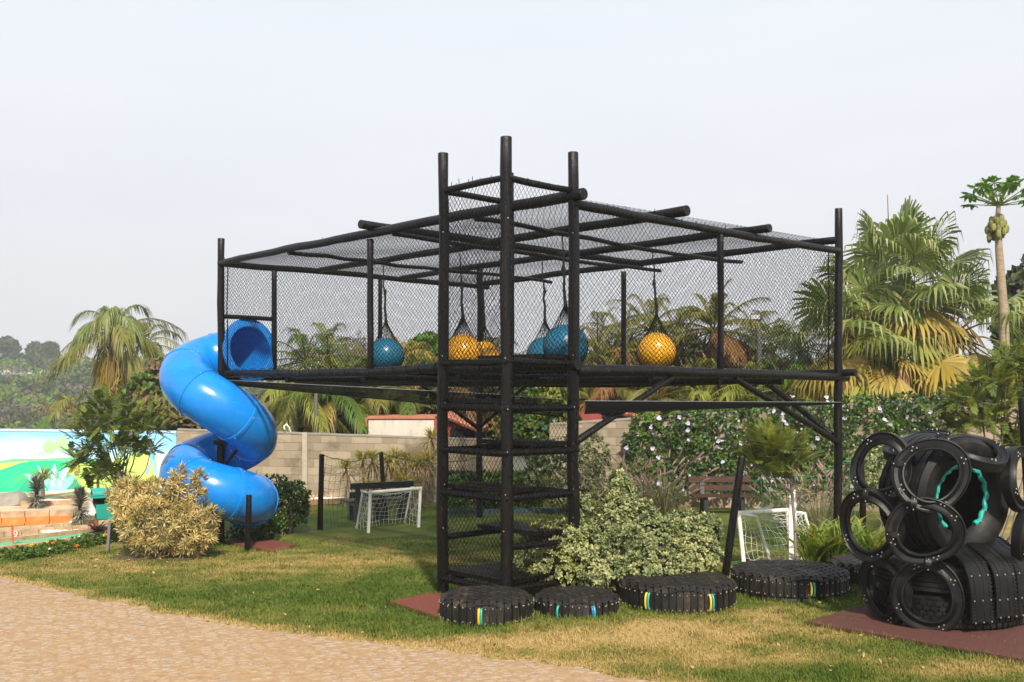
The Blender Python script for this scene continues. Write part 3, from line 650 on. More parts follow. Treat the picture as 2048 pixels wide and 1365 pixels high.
# ================================================================ tyre sculpture
sc0 = onlawn(1893, 11.38); sc0[2] += .02
sculpt = thing('tyre_sculpture', 'big play sculpture of black tractor tyres hung with linked tyre rings on a maroon mat', 'tyre sculpture', sc0)
def tread_tyre(name, c, R, w, axis, hole, grooves, lug, mt=RUBBER):
    axis = nrm(axis); x = nrm(np.cross(A_(0, 0, 1) if abs(axis[2]) < .9 else A_(0, 1, 0), axis)); y = np.cross(axis, x); Rm = np.stack([x, y, axis], 1)
    a = w/2; prof = [(hole, -a*.62), (hole+.02, -a*.75), (hole+(R-hole)*.55, -a), (R-.06, -a*.97), (R-.012, -a*.80)]
    zs = np.linspace(-a*.78, a*.78, grooves*4+1)
    for i in range(len(zs)-1):
        z0, z1 = zs[i], zs[i+1]
        if i % 4 == 3: prof += [(R-.018, z0+.002), (R-.018, z1-.002)]
        else: prof += [(R, z0), (R, z1)]
    prof += [(R-.012, a*.80), (R-.06, a*.97), (hole+(R-hole)*.55, a), (hole+.02, a*.75), (hole, a*.62)]
    prof += [(hole+.02, a*.5), (R-.07, a*.5), (R-.06, 0), (R-.07, -a*.5), (hole+.02, -a*.5), (hole, -a*.62)]
    mb = MB().lathe(prof, c, Rm, 72)
    if lug:                                              # tread blocks in zigzag rows
        n = int(2*PI*R/lug)
        for row in range(-2, 3):
            for k in range(n):
                f = (k+(.5 if row % 2 else 0))*2*PI/n; rv = x*math.cos(f)+y*math.sin(f); tv = -x*math.sin(f)+y*math.cos(f)
                sk = .35*(1 if row % 2 else -1); ax2 = nrm(axis+tv*sk); tv2 = np.cross(ax2, rv)
                mb.box(np.asarray(c)+rv*(R+.004)+axis*row*w*.155, (lug*.74, w*.135, .026), np.stack([tv2, ax2, rv], 1))
    return mb.build(name, mt, sculpt, angle=40)
tread_tyre('base_tyre', sc0+A_(0, 0, .17), .735, .34, A_(0, 0, 1), .36, 3, .075)
tread_tyre('base_tyre', sc0+A_(-.01, .02, .50), .725, .33, A_(0.02, .01, 1), .34, 5, 0)
nT = nrm(A_(.40, -.917, -.03)); cT = P(1938, 1000, 10.90)-nT*.34
tread_tyre('standing_tyre', cT, .655, .68, nT, .35, 6, 0, RUBBER)
xT = nrm(np.cross(A_(0, 0, 1), nT)); yT = np.cross(nT, xT)
MB().lathe([(.30, -.33), (.31, -.31), (.60, -.31), (.60, -.33), (.30, -.33)], cT, np.stack([xT, yT, nT], 1), 40).lathe([(.002, -.20), (.42, -.20), (.42, -.215), (.002, -.215)], cT, np.stack([xT, yT, nT], 1), 40).build('inner_lining', RUBBER, sculpt)
pts = []
for f in np.linspace(-.30*PI, 1.30*PI, 56): pts.append(cT+nT*(.235+.008*math.sin(f*16))+(.35+.007*math.sin(f*16+1))*(xT*math.cos(f)+yT*math.sin(f)))
mb = MB(); mb.tube(np.array(pts), .026+.004*np.sin(np.arange(56)*1.9), 8)
mb.build('teal_trim', TEAL, sculpt)
for q in range(2, 56, 4): MB().ball(pts[q]+nT*.027, .008, 6).build('rivet', RIVET, sculpt)
# tread belts running out of the opening, over the base and down its front
outd = nrm(A_(.34, -.94, 0)); sd = nrm(np.cross(outd, A_(0, 0, 1)))*-1
sd = nrm(A_(.94, .34, 0)); o0 = cT+nT*.05
RAMPC = A_(sc0[0]+.30, sc0[1], 0)
fr = [(-.10, .86), (.10, .885), (.22, .90), (.34, .87), (.47, .80), (.60, .745), (.70, .69), (.76, .58), (.79, .42), (.80, .26), (.81, .13)]
for bi, (so_, wd, hz_) in enumerate(((-.285, .27, 0), (.0, .27, .02), (.285, .28, .035))):
    path = np.array([sc0+A_(.02, .0, 0)+outd*d_*(.985 if bi != 1 else 1)+sd*(so_*(.82+.25*min(1, d_/.7)))+A_(0, 0, z_+(.015 if bi == 1 else 0)+hz_*(d_ > .7)) for d_, z_ in fr])
    tt = np.linspace(0, 1, 40); ip = np.linspace(0, 1, len(path)); pth = np.stack([np.interp(tt, ip, path[:, q]) for q in range(3)], 1)
    for _ in range(3): pth[1:-1] = (pth[:-2]+2*pth[1:-1]+pth[2:])/4
    T_ = nrm(np.gradient(pth, axis=0)); Nn_ = nrm(np.cross(sd, T_)); Nn_ *= np.sign(Nn_ @ (outd+A_(0, 0, 1)))[:, None]
    mb = MB(); ns = 5
    for q in range(ns):                                  # ribs of the tread
        off = sd*((q-(ns-1)/2)*wd/ns*1.0); wob = np.sin(tt*17+q*.7+bi)*.006
        mb.ribbon(pth+off+sd*wob[:, None]+Nn_*(.014+.002*(q % 2)), sd, Nn_, wd/ns*.985, .010)
    mb.ribbon(pth+Nn_*.006, sd, Nn_, wd*.99, .02)
    for q in range(3, 39):
        Rm = np.stack([sd, T_[q], Nn_[q]], 1)
        for s_ in (-1, 1): mb.box(pth[q]+sd*s_*wd*.44+Nn_[q]*.015, (.04, .017, .012), Rm)
    for z in (.58, .36, .13):
        k = int(np.argmin(np.abs(pth[:, 2]-sc0[2]-z)+(np.arange(40) < 15)))
        for q in (-.38, .0, .38): mb.ball(pth[k]+sd*wd*q+Nn_[k]*.024, .0095, 6, 1)
    for q in (-.38, .38): mb.ball(pth[8]+sd*wd*q+Nn_[8]*.024, .0095, 6, 1)
    mb.build('tread_belt', [RUBBER2, RIVET], sculpt, angle=35)
# linked rings cut from tyre sidewalls
def ring(c, nv, R, roll=0, tall=1.0, band=.112, cup=.075):
    nv = nrm(nv); x = nrm(np.cross(A_(0, 0, 1) if abs(nv[2]) < .9 else A_(0, 1, 0), nv)); y = np.cross(nv, x)
    a = np.linspace(0, 2*PI, 65)[:-1]; mb = MB(); ri = R-band
    prof = [(ri-.004, -.014), (ri-.008, .012), (ri+.002, .030), (ri+.016, .032), (ri+.024, .020), (ri+band*.5, -.002), (R-.018, .006), (R-.006, .022), (R+.004, .018), (R+.006, -cup), (R-.004, -cup-.004), (R-.010, -.006), (ri+band*.5, -.020), (ri+.012, -.006), (ri-.004, -.014)]
    wob = 1+.045*np.sin(a*2+roll)+.022*np.sin(a*3+roll*2)
    Vv = []
    for r_, z_ in prof:
        Vv.append(c+(r_*wob*np.cos(a))[:, None]*x+(r_*wob*np.sin(a)*tall)[:, None]*y+(z_+.018*np.sin(2*a+roll))[:, None]*nv)
    Vv = np.array(Vv); k, n_ = len(prof), 64; i, j = np.meshgrid(np.arange(k-1), np.arange(n_), indexing='ij'); j2 = (j+1) % n_
    mb.add(Vv, np.stack([i*n_+j, i*n_+j2, (i+1)*n_+j2, (i+1)*n_+j], -1).reshape(-1, 4))
    for s0 in (0, PI/2, PI, 1.5*PI):                     # rivets in threes where neighbours are joined
        for df, dr in ((-.09, .45), (.09, .45), (0, .72)):
            f = s0+.45+df+.1*math.sin(roll+s0); r_ = (ri+band*dr)*(1+.045*math.sin(f*2+roll)+.022*math.sin(f*3+roll*2))
            mb.ball(c+r_*math.cos(f)*x+r_*math.sin(f)*tall*y+(.04+.018*math.sin(2*f+roll))*nv, .0085, 6, 1)
    mb.build('tyre_ring', [RUBBER2, RIVET], sculpt, angle=22)
def strap(c, nv, d):
    nv = nrm(nv); d = nrm(d); wv = np.cross(nv, d); s = np.linspace(-1, 1, 9); path = np.array([c+d*.075*q+nv*(.055*(1-q*q)**.6) for q in s])
    mb = MB(); mb.ribbon(path, wv, nv, .055, .012)
    for q in (-.7, .7): mb.ball(c+d*.075*q+nv*.048, .008, 6, 1)
    mb.build('link_strap', [RUBBER2, RIVET], sculpt, angle=40)
ring(P(1862, 950, 10.60), (-.22, -.96, .18), .372, 0, 1.0)
ring(P(1849, 1063, 10.56), (-.30, -.95, -.03), .36, 1, .97)
ring(P(1855, 1193, 10.72), (-.34, -.94, .02), .335, 2, 1.18)
ring(P(1767, 1181, 11.12), (-.93, -.37, .0), .345, 3, 1.08)
ring(P(1738, 1052, 10.95), (-.74, -.67, -.02), .355, 4, 1.02)
ring(P(1762, 935, 11.05), (-.66, -.72, .18), .345, 5, 1.0)
ring(P(1948, 900, 10.95), (.12, -.40, .91), .36, 6, .92)
ring(P(1835, 890, 11.35), (-.25, -.25, .93), .36, 7, .95)
ring(P(2050, 960, 11.05), (.60, -.79, .12), .36, 8, 1.0)
ring(P(2064, 1080, 11.0), (.66, -.75, .0), .34, 9, 1.0)
strap(P(1798, 928, 10.72), (-.3, -.95, .1), (1, -.3, 0)); strap(P(1826, 1008, 10.50), (-.2, -.97, 0), (.1, 0, 1)); strap(P(1786, 1068, 10.66), (-.4, -.9, 0), (1, -.4, 0))
strap(P(1855, 1128, 10.58), (-.2, -.97, 0), (.05, 0, 1)); strap(P(1733, 992, 10.90), (-.5, -.85, 0), (0, 0, 1)); strap(P(1796, 1190, 10.85), (-.6, -.8, 0), (1, -.8, 0)); strap(P(1893, 893, 10.66), (-.1, -.8, .6), (.3, .3, .8))
strap(P(1748, 1122, 10.95), (-.7, -.7, 0), (0, 0, 1)); strap(P(2035, 1020, 11.15), (.6, -.75, 0), (0, 0, 1)); strap(P(1885, 876, 11.1), (0, -.3, .95), (1, 0, 0))
# ================================================================ walls and mural
def Wp(px, Y, z=0): return A_((px-CX)/FPX*Y, Y, z)
m, nt, b = mat('concrete_blocks'); L = nt.links.new
gm = nt.nodes.new('ShaderNodeNewGeometry'); v = coords(nt); n = N(nt, 'ShaderNodeTexNoise', Scale=1.6, Detail=7, Roughness=.7); L(v, n.inputs['Vector'])
c1 = ramp(nt, gm.outputs['Random Per Island'], [(0, (.24, .185, .125)), (.5, (.31, .245, .17)), (1, (.37, .295, .205))])
c2 = ramp(nt, n.outputs['Fac'], [(.3, (.52, .5, .49)), (.46, (.92, .92, .92)), (.6, (1, 1, 1)), (.75, (1.12, 1.1, 1.05))])
ml = N(nt, 'ShaderNodeMix', data_type='RGBA', blend_type='MULTIPLY'); ml.inputs['Factor'].default_value = 1; L(c1, ml.inputs['A']); L(c2, ml.inputs['B']); L(ml.outputs['Result'], b.inputs['Base Color'])
n2 = N(nt, 'ShaderNodeTexNoise', Scale=60); L(v, n2.inputs['Vector']); bp = N(nt, 'ShaderNodeBump', Strength=.4, Distance=.01); L(n2.outputs['Fac'], bp.inputs['Height']); L(bp.outputs['Normal'], b.inputs['Normal']); b.inputs['Roughness'].default_value = .9
BLOCK = m; MORTAR = plain('mortar', (.30, .25, .18), .95, .1)
COPE = plain('grey_coping', (.22, .19, .16), .8, .3)
def block_wall(label, p0, p1, zb, zt0, zt1, bw=.42, bh=.212, coping=True, pil=None):
    p0 = np.asarray(p0, float); p1 = np.asarray(p1, float); Lw = np.linalg.norm((p1-p0)[:2]); d = (p1-p0)/Lw; nv = A_(d[1], -d[0], 0); R = np.stack([d, nv, A_(0, 0, 1)], 1)
    t = thing('block_wall', label, 'wall', (p0[0], p0[1], zb)); mb = MB()
    nr = int((max(zt0, zt1)-zb)/bh)+1
    for r in range(nr):
        x = -(r % 2)*bw/2
        while x < Lw:
            a, e = max(x, 0)+.006, min(x+bw, Lw)-.006; x += bw
            if e-a < .05: continue
            top = zt0+(zt1-zt0)*((a+e)/2/Lw); z0 = zb+r*bh+.006; z1 = min(zb+(r+1)*bh-.006, top)
            if z1-z0 < .03: continue
            mb.box(p0+d*(a+e)/2+nv*RNG.normal(0, .002)+A_(0, 0, (z0+z1)/2), (e-a, .14, z1-z0), R)
    mb.build('blocks', BLOCK, t, smooth=False)
    poly = [p0+A_(0, 0, zb), p1+A_(0, 0, zb), p1+A_(0, 0, zt1-.01), p0+A_(0, 0, zt0-.01)]
    MB().prism([q+nv*-.061 for q in poly], nv*.122).build('mortar_bed', MORTAR, t, smooth=False)
    if coping:
        c = MB(); k = 30; s = np.linspace(0, 1, k)[:, None]; a = p0+A_(0, 0, zt0+.03); e = p1+A_(0, 0, zt1+.03)
        pts = a+(e-a)*s; pts[:, 2] += RNG.normal(0, .004, k); c.tube(pts, .045, 8); c.build('coping', COPE, t)
    if pil is not None:
        MB().box(p0+d*pil+nv*.10+A_(0, 0, zb+(zt0-zb)*.62), (.13, .06, (zt0-zb)*.76), R).build('pilaster', plain('cement_strip', (.4, .34, .26), .9, .2), t, smooth=False)
    return t
block_wall('low concrete block wall behind the slide and the dracaena row', Wp(356, 28.5), Wp(1010, 26.4), -.55, 1.42, 1.22, pil=3.76)
block_wall('higher concrete block wall behind the brown bench and flowering hedge', Wp(1100, 26.4), Wp(2180, 23.4), -.55, 1.62, 2.50)
# painted wall: a countryside mural
mw0, mw1 = Wp(-320, 30.0), Wp(355, 28.6); md = nrm(mw1-mw0); mn = A_(md[1], -md[0], 0)
def onwall(px, py, off=.075):
    k = (px-CX)/FPX; o = mw0+mn*off; t_ = (k*o[1]-o[0])/(md[0]-k*md[1]); p = o+md*t_; p[2] = EYE-(py-HY)*p[1]/FPX; return p
mural = thing('mural_wall', 'long low wall painted with green hills, pale sky, trees and cyan agave leaves', 'wall', (mw0[0], mw0[1], -.5))
m, nt, b = mat('mural_sky_paint'); L = nt.links.new
v = coords(nt, (1, 1, 1)); n = N(nt, 'ShaderNodeTexNoise', Scale=.9, Detail=5); L(coords(nt, (.5, 1, 1.6)), n.inputs['Vector']); sx = N(nt, 'ShaderNodeSeparateXYZ'); L(v, sx.inputs[0])
ad = N(nt, 'ShaderNodeMath', operation='MULTIPLY_ADD'); L(n.outputs['Fac'], ad.inputs[0]); ad.inputs[1].default_value = .9; L(sx.outputs['Z'], ad.inputs[2])
L(ramp(nt, ad.outputs[0], [(0, (.80, .84, .82)), (.62, (.78, .84, .84)), (.80, (.5, .71, .84)), (.97, (.22, .5, .80))]), b.inputs['Base Color']); b.inputs['Roughness'].default_value = .7
mp_ = nt.nodes.new('ShaderNodeMath')
for nd in nt.nodes:
    if nd.type == 'MATH' and nd.operation == 'MULTIPLY_ADD': nd.inputs[1].default_value = .55
sc_ = N(nt, 'ShaderNodeMath', operation='MULTIPLY'); sc_.inputs[1].default_value = .42
for l in list(nt.links):
    if l.from_node == sx and l.to_node == ad: nt.links.remove(l)
L(sx.outputs['Z'], sc_.inputs[0]); L(sc_.outputs[0], ad.inputs[2])
SKYP = m
wz = 1.42
MB().prism([mw0+A_(0, 0, -.5)-mn*.07, mw1+A_(0, 0, -.5)-mn*.07, mw1+A_(0, 0, wz-.06)-mn*.07, mw0+A_(0, 0, wz)-mn*.07], mn*.14).build('painted_wall', SKYP, mural, smooth=False)
MB().prism([mw0+A_(0, 0, wz+.003)-mn*.09, mw1+A_(0, 0, wz-.057)-mn*.09, mw1+A_(0, 0, wz-.0)-mn*.09, mw0+A_(0, 0, wz+.06)-mn*.09], mn*.18).build('coping', plain('pale_blue_coping', (.42, .62, .78), .7), mural, smooth=False)
def paint(n, c, polys, lay):
    mb = MB(); mt_ = noisy('mural_'+n, [(.3, tuple(A_(*c)*.82)), (.7, tuple(np.minimum(A_(*c)*1.12, 1)))], 3, .7, 0, stretch=(3, 3, .6))
    for p in polys:
        pts = [onwall(x, y, .071+.0008*lay) for x, y in p]; mb.prism(pts, mn*.003)
    return mb.build('painted_'+n, mt_, mural, smooth=False)
z2 = lambda *q: [(x/4.265, 840+y/4.265) for x, y in q]
def disc(x, y, rx, ry, n=18): return z2(*[(x+rx*math.cos(k*2*PI/n)*(1+.08*math.sin(k*5)), y+ry*math.sin(k*2*PI/n)*(1+.06*math.sin(k*3+1))) for k in range(n)])
paint('far_hill', (.14, .58, .26), [z2((-1350, 400), (-900, 345), (-300, 372), (0, 352), (120, 330), (330, 335), (560, 322), (760, 330), (1000, 352), (1000, 500), (-1350, 600))], 0)
paint('tree', (.36, .80, .30), [disc(425, 232, 58, 62), disc(530, 205, 52, 66), disc(330, 292, 12, 18), disc(300, 298, 9, 14), disc(362, 288, 12, 16), disc(-300, 240, 60, 60)], 1)
paint('tree_trunk', (.35, .42, .2), [z2((420, 290), (426, 290), (426, 345), (420, 345)), z2((462, 285), (467, 285), (467, 340), (462, 340)), z2((388, 290), (392, 290), (392, 340), (388, 340))], 2)
paint('yellow_field', (.72, .72, .14), [z2((-500, 420), (0, 372), (250, 352), (120, 395), (0, 425), (-500, 520))], 3)
paint('ploughed_hill', (.015, .60, .26), [z2((-1350, 560), (-500, 470), (0, 430), (190, 362), (420, 350), (600, 360), (760, 470), (700, 575), (0, 640), (-1350, 740))], 4)
paint('lime_hill', (.50, .74, .16), [z2((560, 430), (640, 380), (800, 370), (1010, 345), (1160, 268), (1340, 290), (1340, 560), (700, 600))], 5)
paint('gold_field', (.80, .62, .16), [z2((1190, 320), (1300, 325), (1290, 450), (1200, 440)), z2((600, 400), (720, 395), (640, 470), (585, 450))], 6)
paint('dark_mound', (.01, .40, .24), [z2((150, 612), (225, 505), (330, 520), (420, 606)), z2((560, 596), (640, 500), (705, 575), (690, 584)), z2((380, 420), (420, 415), (420, 470), (390, 450))], 7)
paint('agave_leaf', (.30, .80, .76), [z2((202, 458), (290, 470), (345, 520), (400, 604), (300, 570)), z2((318, 385), (380, 440), (420, 520), (430, 604), (340, 500)), z2((470, 372), (490, 440), (470, 603), (410, 600), (400, 470)), z2((590, 392), (570, 480), (500, 601), (465, 602), (500, 450)), z2((650, 458), (620, 540), (560, 597), (500, 600), (560, 500))], 8)
paint('agave_light', (.52, .86, .84), [z2((325, 400), (372, 440), (405, 520), (360, 480)), z2((470, 385), (480, 440), (455, 560), (430, 560), (440, 450)), z2((585, 405), (560, 480), (505, 580), (490, 560), (520, 460))], 9)
paint('blue_legs', (.18, .45, .76), [z2((1275, 272), (1318, 272), (1312, 330), (1262, 468), (1240, 460), (1282, 350)), z2((1305, 300), (1322, 290), (1340, 470), (1322, 482))], 9)

# ================================================================ crazy-golf lanes on the left
CARPET = noisy('faded_green_carpet', [(.3, (.12, .36, .17)), (.7, (.19, .46, .25))], 9, .95, .2, bscale=200, spec=.1)
CARPET2 = noisy('green_carpet', [(.3, (.04, .36, .14)), (.7, (.07, .44, .19))], 9, .95, .2, bscale=200, spec=.1)
KERB = noisy('brick_kerb', [(.3, (.34, .21, .115)), (.5, (.45, .29, .17)), (.7, (.55, .39, .25))], 5, .9, .3)
PAVE = noisy('beige_paving', [(.3, (.42, .30, .18)), (.6, (.56, .43, .28)), (.8, (.62, .5, .34))], 2.5, .9, .2)
PEBB = plain('white_pebble', (.78, .76, .72), .7, .3)
ORNG = noisy('orange_brick', [(.3, (.45, .15, .035)), (.55, (.58, .21, .05)), (.75, (.62, .30, .11))], 4, .85, .3)
def bricks(mb, a, e, w, h, bl=.3, m=0):
    d = e-a; L_ = np.linalg.norm(d[:2]); d = d/L_; nv = A_(-d[1], d[0], 0); R = np.stack([d, nv, A_(0, 0, 1)], 1); k = max(1, int(L_/bl)); s = L_/k
    for i in range(k): mb.box(a+d*(i+.5)*s+nv*w/2+A_(0, 0, h/2-.05+RNG.normal(0, .003)), (s-.012, w, h+.1), R, m)
    return mb
def lane(label, q0, q1, w, h=.10, carpet=CARPET, kw=.12):
    a, e = gp(*q0), gp(*q1); d = nrm((e-a)*A_(1, 1, 0)); nv = A_(-d[1], d[0], 0)
    t = thing('golf_lane', label, 'golf lane', a, 'crazy golf lanes')
    MATS_POLY.append([a, e, e+nv*(w+.3), a+nv*(w+.3)])
    bricks(MB(), a, e, kw, h).build('kerb', KERB, t, smooth=False)
    a2, e2 = a+nv*(w+kw), e+nv*(w+kw); bricks(MB(), a2, e2, kw, h).build('kerb', KERB, t, smooth=False)
    MB().prism([a+nv*(kw+.003)-A_(0, 0, .06), e+nv*(kw+.003)-A_(0, 0, .06), e2-nv*.003-A_(0, 0, .06), a2-nv*.003-A_(0, 0, .06)], A_(0, 0, .09)).build('carpet', carpet, t, smooth=False)
    return t
pv = [gp(-420, 1060), gp(330, 1020), Wp(356, 28.4), Wp(-320, 29.8)]
for q in pv: q[2] = -.302
MATS_POLY.append(pv); pvs = MB().prism([q-A_(0, 0, .05) for q in pv], A_(0, 0, .056)).build('paved_ground', PAVE, smooth=False); tag(pvs, kind='structure')
lane('nearest crazy golf lane of faded green carpet, beside the marigolds', (-260, 1139), (330, 1066), .92)
lane('narrow green golf lane just behind the nearest lane', (-260, 1094), (240, 1054), .42, .09)
lane('thin green golf lane close under the mural', (55, 1010), (330, 970), .5, .08)
lane('bright green golf lane at the right, past the round bush', (560, 1012), (705, 1006), .9, .12, CARPET2)
lane('bright green golf green behind the black net post', (575, 992), (690, 992), 2.0, .12, CARPET2)
t = thing('brick_terrace', 'low terrace wall of orange bricks below the spiky plants', 'garden wall', gp(0, 1050)); mb = MB()
for r in range(3): bricks(mb, gp(-260, 1064)+A_(.1*(r % 2), .01*r, .115*r+.05), gp(146, 1049)+A_(0, .01*r, .115*r+.05), .16, .022, .42, 1 if r == 2 else 0)
mb.build('brick_courses', [ORNG, KERB], t, smooth=False)
bricks(MB(), gp(28, 1040)+A_(0, .3, .24), gp(140, 1036)+A_(0, .3, .24), .14, .12, .35).build('kerb', KERB, t, smooth=False)
tp = [gp(-260, 1064), gp(146, 1049), gp(146, 1049)+A_(.2, 2.2, 0), gp(-260, 1064)+A_(-.3, 2.2, 0)]
MB().prism([q+A_(0, .12, -.1) for q in tp], A_(0, 0, .36)).build('soil_bed', PAVE, t, smooth=False)
def pebbles(label, px, py, rx, ry, n, z=0):
    c = gp(px, py); mb = MB(); r = np.random.default_rng(n)
    for _ in range(n):
        a = r.random()*2*PI; q = math.sqrt(r.random()); p = c+A_(rx*q*math.cos(a), ry*q*math.sin(a), z); mb.ball(p, .018+.022*r.random(), 6, sc=(1.2, 1, .8))
    tag(mb.build('white_pebbles', PEBB), label, 'pebbles', None, 'stuff')
pebbles('white pebbles around the reddish rosette plant', 185, 1066, 1.0, .22, 420, .02)
pebbles('white pebbles on the terrace between the spiky plants', 108, 1026, .36, .2, 160, .28)
pebbles('white pebbles by the bright green golf green', 662, 1003, .5, .3, 260, .06)
t = thing('boulder', 'grey boulder on the terrace at the left edge', 'rock', gp(8, 1038)+A_(0, .3, .2)); mb = MB().ball(gp(8, 1038)+A_(-.12, .5, .3), .42, 14, sc=(1.1, .7, .62))
mb.V[0] = mb.V[0]+.05*np.sin(mb.V[0][:, [1, 2, 0]]*9); mb.build('rock_face', noisy('grey_rock', [(.3, (.2, .17, .14)), (.7, (.33, .29, .24))], 4, .9, .5), t)
# red flag with its number
fb = gp(28, 1100); ft = P(23.5, 1050, fb[1]); flag = thing('golf_flag', 'small red golf flag with a white number 9 on a thin red pole', 'flag', fb)
RED = plain('red_flag_paint', (.62, .05, .012), .5)
MB().tube(np.array([fb-A_(0, 0, .1), ft]), .011, 6).build('pole', RED, flag)
q = [P(25, 1063, fb[1]-.02), P(37.5, 1063, fb[1]-.02), P(37.5, 1073.2, fb[1]-.02), P(25.5, 1073.2, fb[1]-.02)]
fl = MB().prism(q, A_(0, .006, 0)).build('flag_plate', RED, flag, smooth=False)
cx_, cz_ = (q[0]+q[2])/2, None; fw = .048
a = np.linspace(0, 2*PI, 20)[:-1]; mb = MB(); yy = A_(0, -.006, 0)
mb.tube(np.array([cx_+yy+A_(.030*math.cos(s), 0, .016+.026*math.sin(s)) for s in a]), .008, 5, closed=True)
mb.tube(np.array([cx_+yy+A_(.030, 0, .016), cx_+yy+A_(.026, 0, -.016), cx_+yy+A_(.006, 0, -.040), cx_+yy+A_(-.016, 0, -.040)]), .008, 5)
mb.build('numeral', WHITEP, fl)
# teal hut obstacle with a white funnel and chute
hb = A_(*gp(205, 1046)); hut = thing('golf_obstacle', 'teal obstacle hut with a barrel roof, a white funnel and a chute', 'golf obstacle', hb); Yh = hb[1]
TEALP = plain('teal_paint', (.015, .30, .24), .45); DARKP = plain('dark_interior', (.01, .01, .01), .8, .2)
a = np.linspace(0, PI, 12); c = P(203, 990, Yh); R_ = .15; mb = MB()
arc = [A_(R_*math.cos(s), 0, R_*math.sin(s)) for s in a]; arc2 = [A_(.125*math.cos(s), 0, .125*math.sin(s)) for s in a[::-1]]
dq = nrm(A_(.85, .5, 0)); Rr = np.stack([A_(-dq[1], dq[0], 0), dq, A_(0, 0, 1)], 1)
mb.prism([c+Rr @ k-dq*.2 for k in arc+arc2], dq*.42); mb.box(c+A_(0, 0, -.03), (.52, .46, .035), Rr); mb.build('barrel_roof', TEALP, hut, smooth=False)
mb = MB()
for s1 in (-1, 1):
    for s2 in (-1, 1): mb.box(c+Rr @ A_(.14*s1, .13*s2, -.15), (.04, .04, .24), Rr)
mb.box(c+A_(0, 0, -.17), (.24, .22, .2), Rr); mb.build('hut_frame', DARKP, hut, smooth=False)
c2 = P(208, 1021, Yh); MB().prism([c2+Rr @ A_(-.14, -.16, -.17), c2+Rr @ A_(.14, -.16, -.17), c2+Rr @ A_(.17, -.19, .14), c2+Rr @ A_(-.17, -.19, .14)], dq*.34).build('hut_body', TEALP, hut, smooth=False)
MB().lathe([(.001, -.13), (.07, -.12), (.085, .02), (.14, .12), (.13, .125), (.07, .03), (.001, 0)], P(184, 1019, Yh-.05), np.stack([A_(.8, 0, .6), A_(0, 1, 0), A_(-.6, 0, .8)], 1), 16).build('funnel', WHITEP, hut)
MB().tube(np.array([P(190, 1029, Yh-.08), P(172, 1029, Yh-.12), P(158, 1035, Yh-.2), P(139, 1047, Yh-.3)]), [.05, .05, .045, .035], 8).build('chute', WHITEP, hut)
b = gp(215, 1107); st = thing('metal_stake', 'leaning grey metal stake in the lawn by the golden shrub', 'stake', b); MB().box((b+P(220, 1042, b[1]))/2, (.045, .045, .66), np.stack([A_(1, 0, 0), A_(0, 1, 0), nrm(P(220, 1042, b[1])-b)], 1)@np.diag([1, 1, 1])).build('shaft', plain('galvanised_steel', (.22, .22, .22), .5, .5, metal=.5), st, smooth=False)
# red number marker on the right green
b = gp(626, 1027); t = thing('hole_marker', 'small red hole marker stick with a forked top on the bright green lane', 'golf marker', b); k = P(627, 989, b[1])
MB().tube(np.array([b-A_(0, 0, .05), k-A_(0, 0, .07)]), .011, 6).tube(np.array([k+A_(-.05, 0, 0), k-A_(.03, 0, .07), k-A_(-.03, 0, .07), k+A_(.05, 0, 0)]), .010, 6).build('stick', RED, t)
k = P(576, 863, 27.7); t = thing('white_hose', 'short loop of white hose hanging over the block wall right of the slide', 'hose', k); MB().tube(np.array([k+A_(.06, .1, -.05), k+A_(.03, 0, .10), k+A_(-.04, -.02, .19), k+A_(-.09, -.05, .14), k+A_(-.08, -.06, .05)]), .022, 7).build('tube', WHITEP, t)
# ================================================================ buildings over the wall
PLAST = noisy('stained_plaster', [(.3, (.30, .25, .20)), (.45, (.52, .45, .37)), (.7, (.62, .56, .48))], 2.2, .9, .3, stretch=(2.5, 2.5, .5), detail=8)
TERRA = noisy('terracotta', [(.3, (.32, .105, .055)), (.7, (.45, .17, .09))], 5, .85, .4); REDW = plain('red_wall_paint', (.26, .045, .035), .8)
Yb = 28.9; t = thing('plaster_building', 'low building of stained pale plaster with terracotta trim over the wall', 'building', Wp(802, Yb, -.3))
def bx(t, nm, px0, px1, py0, py1, Y0, dep, m): 
    a, e = P(px0, py1, Y0), P(px1, py0, Y0); return MB().box(((a[0]+e[0])/2, Y0+dep/2, (a[2]+e[2])/2), (e[0]-a[0], dep, e[2]-a[2])).build(nm, m, t, smooth=False)
bx(t, 'wall', 737, 868, 838, 905, Yb, 2.5, PLAST); bx(t, 'roof_edge', 735, 870, 832.5, 838, Yb-.05, 2.6, TERRA); bx(t, 'gutter_box', 724, 735, 837, 853, Yb+.1, .4, TERRA); bx(t, 'corner_pillar', 868.5, 878, 839, 905, Yb-.04, .3, REDW)
def tiled_roof(t, a, b_, c_, d_, nt_=14):                # a-b ridge, d-c eaves
    mb = MB(); n = nt_
    up = nrm(np.cross(b_-a, d_-a)); up *= np.sign(up[2])
    mb.prism([a, b_, c_, d_], up*.05)
    for i in range(n+1):
        f = i/n; p, q_ = a+(b_-a)*f, d_+(c_-d_)*f; mb.tube(np.array([p+up*.05, q_+up*.05]), .075, 6)
    return mb.build('tiled_roof', TERRA, t, smooth=False)
def house(label, pxs, Y0, wall_py, ridge, eave, dep, opening, wpx):
    t = thing('tiled_house', label, 'house', Wp(pxs, Y0, -.3)); bx(t, 'wall', wpx[0], wpx[1], wall_py, 905, Y0+.3, dep, REDW)
    bx(t, 'opening', *opening, Y0+.28, .1, DARKP)
    a, b_ = P(*ridge, Y0+.2), P(*eave, Y0-.1); tiled_roof(t, a, a+A_(.1, dep+.4, 0), b_+A_(.1, dep+.4, 0), b_); return t
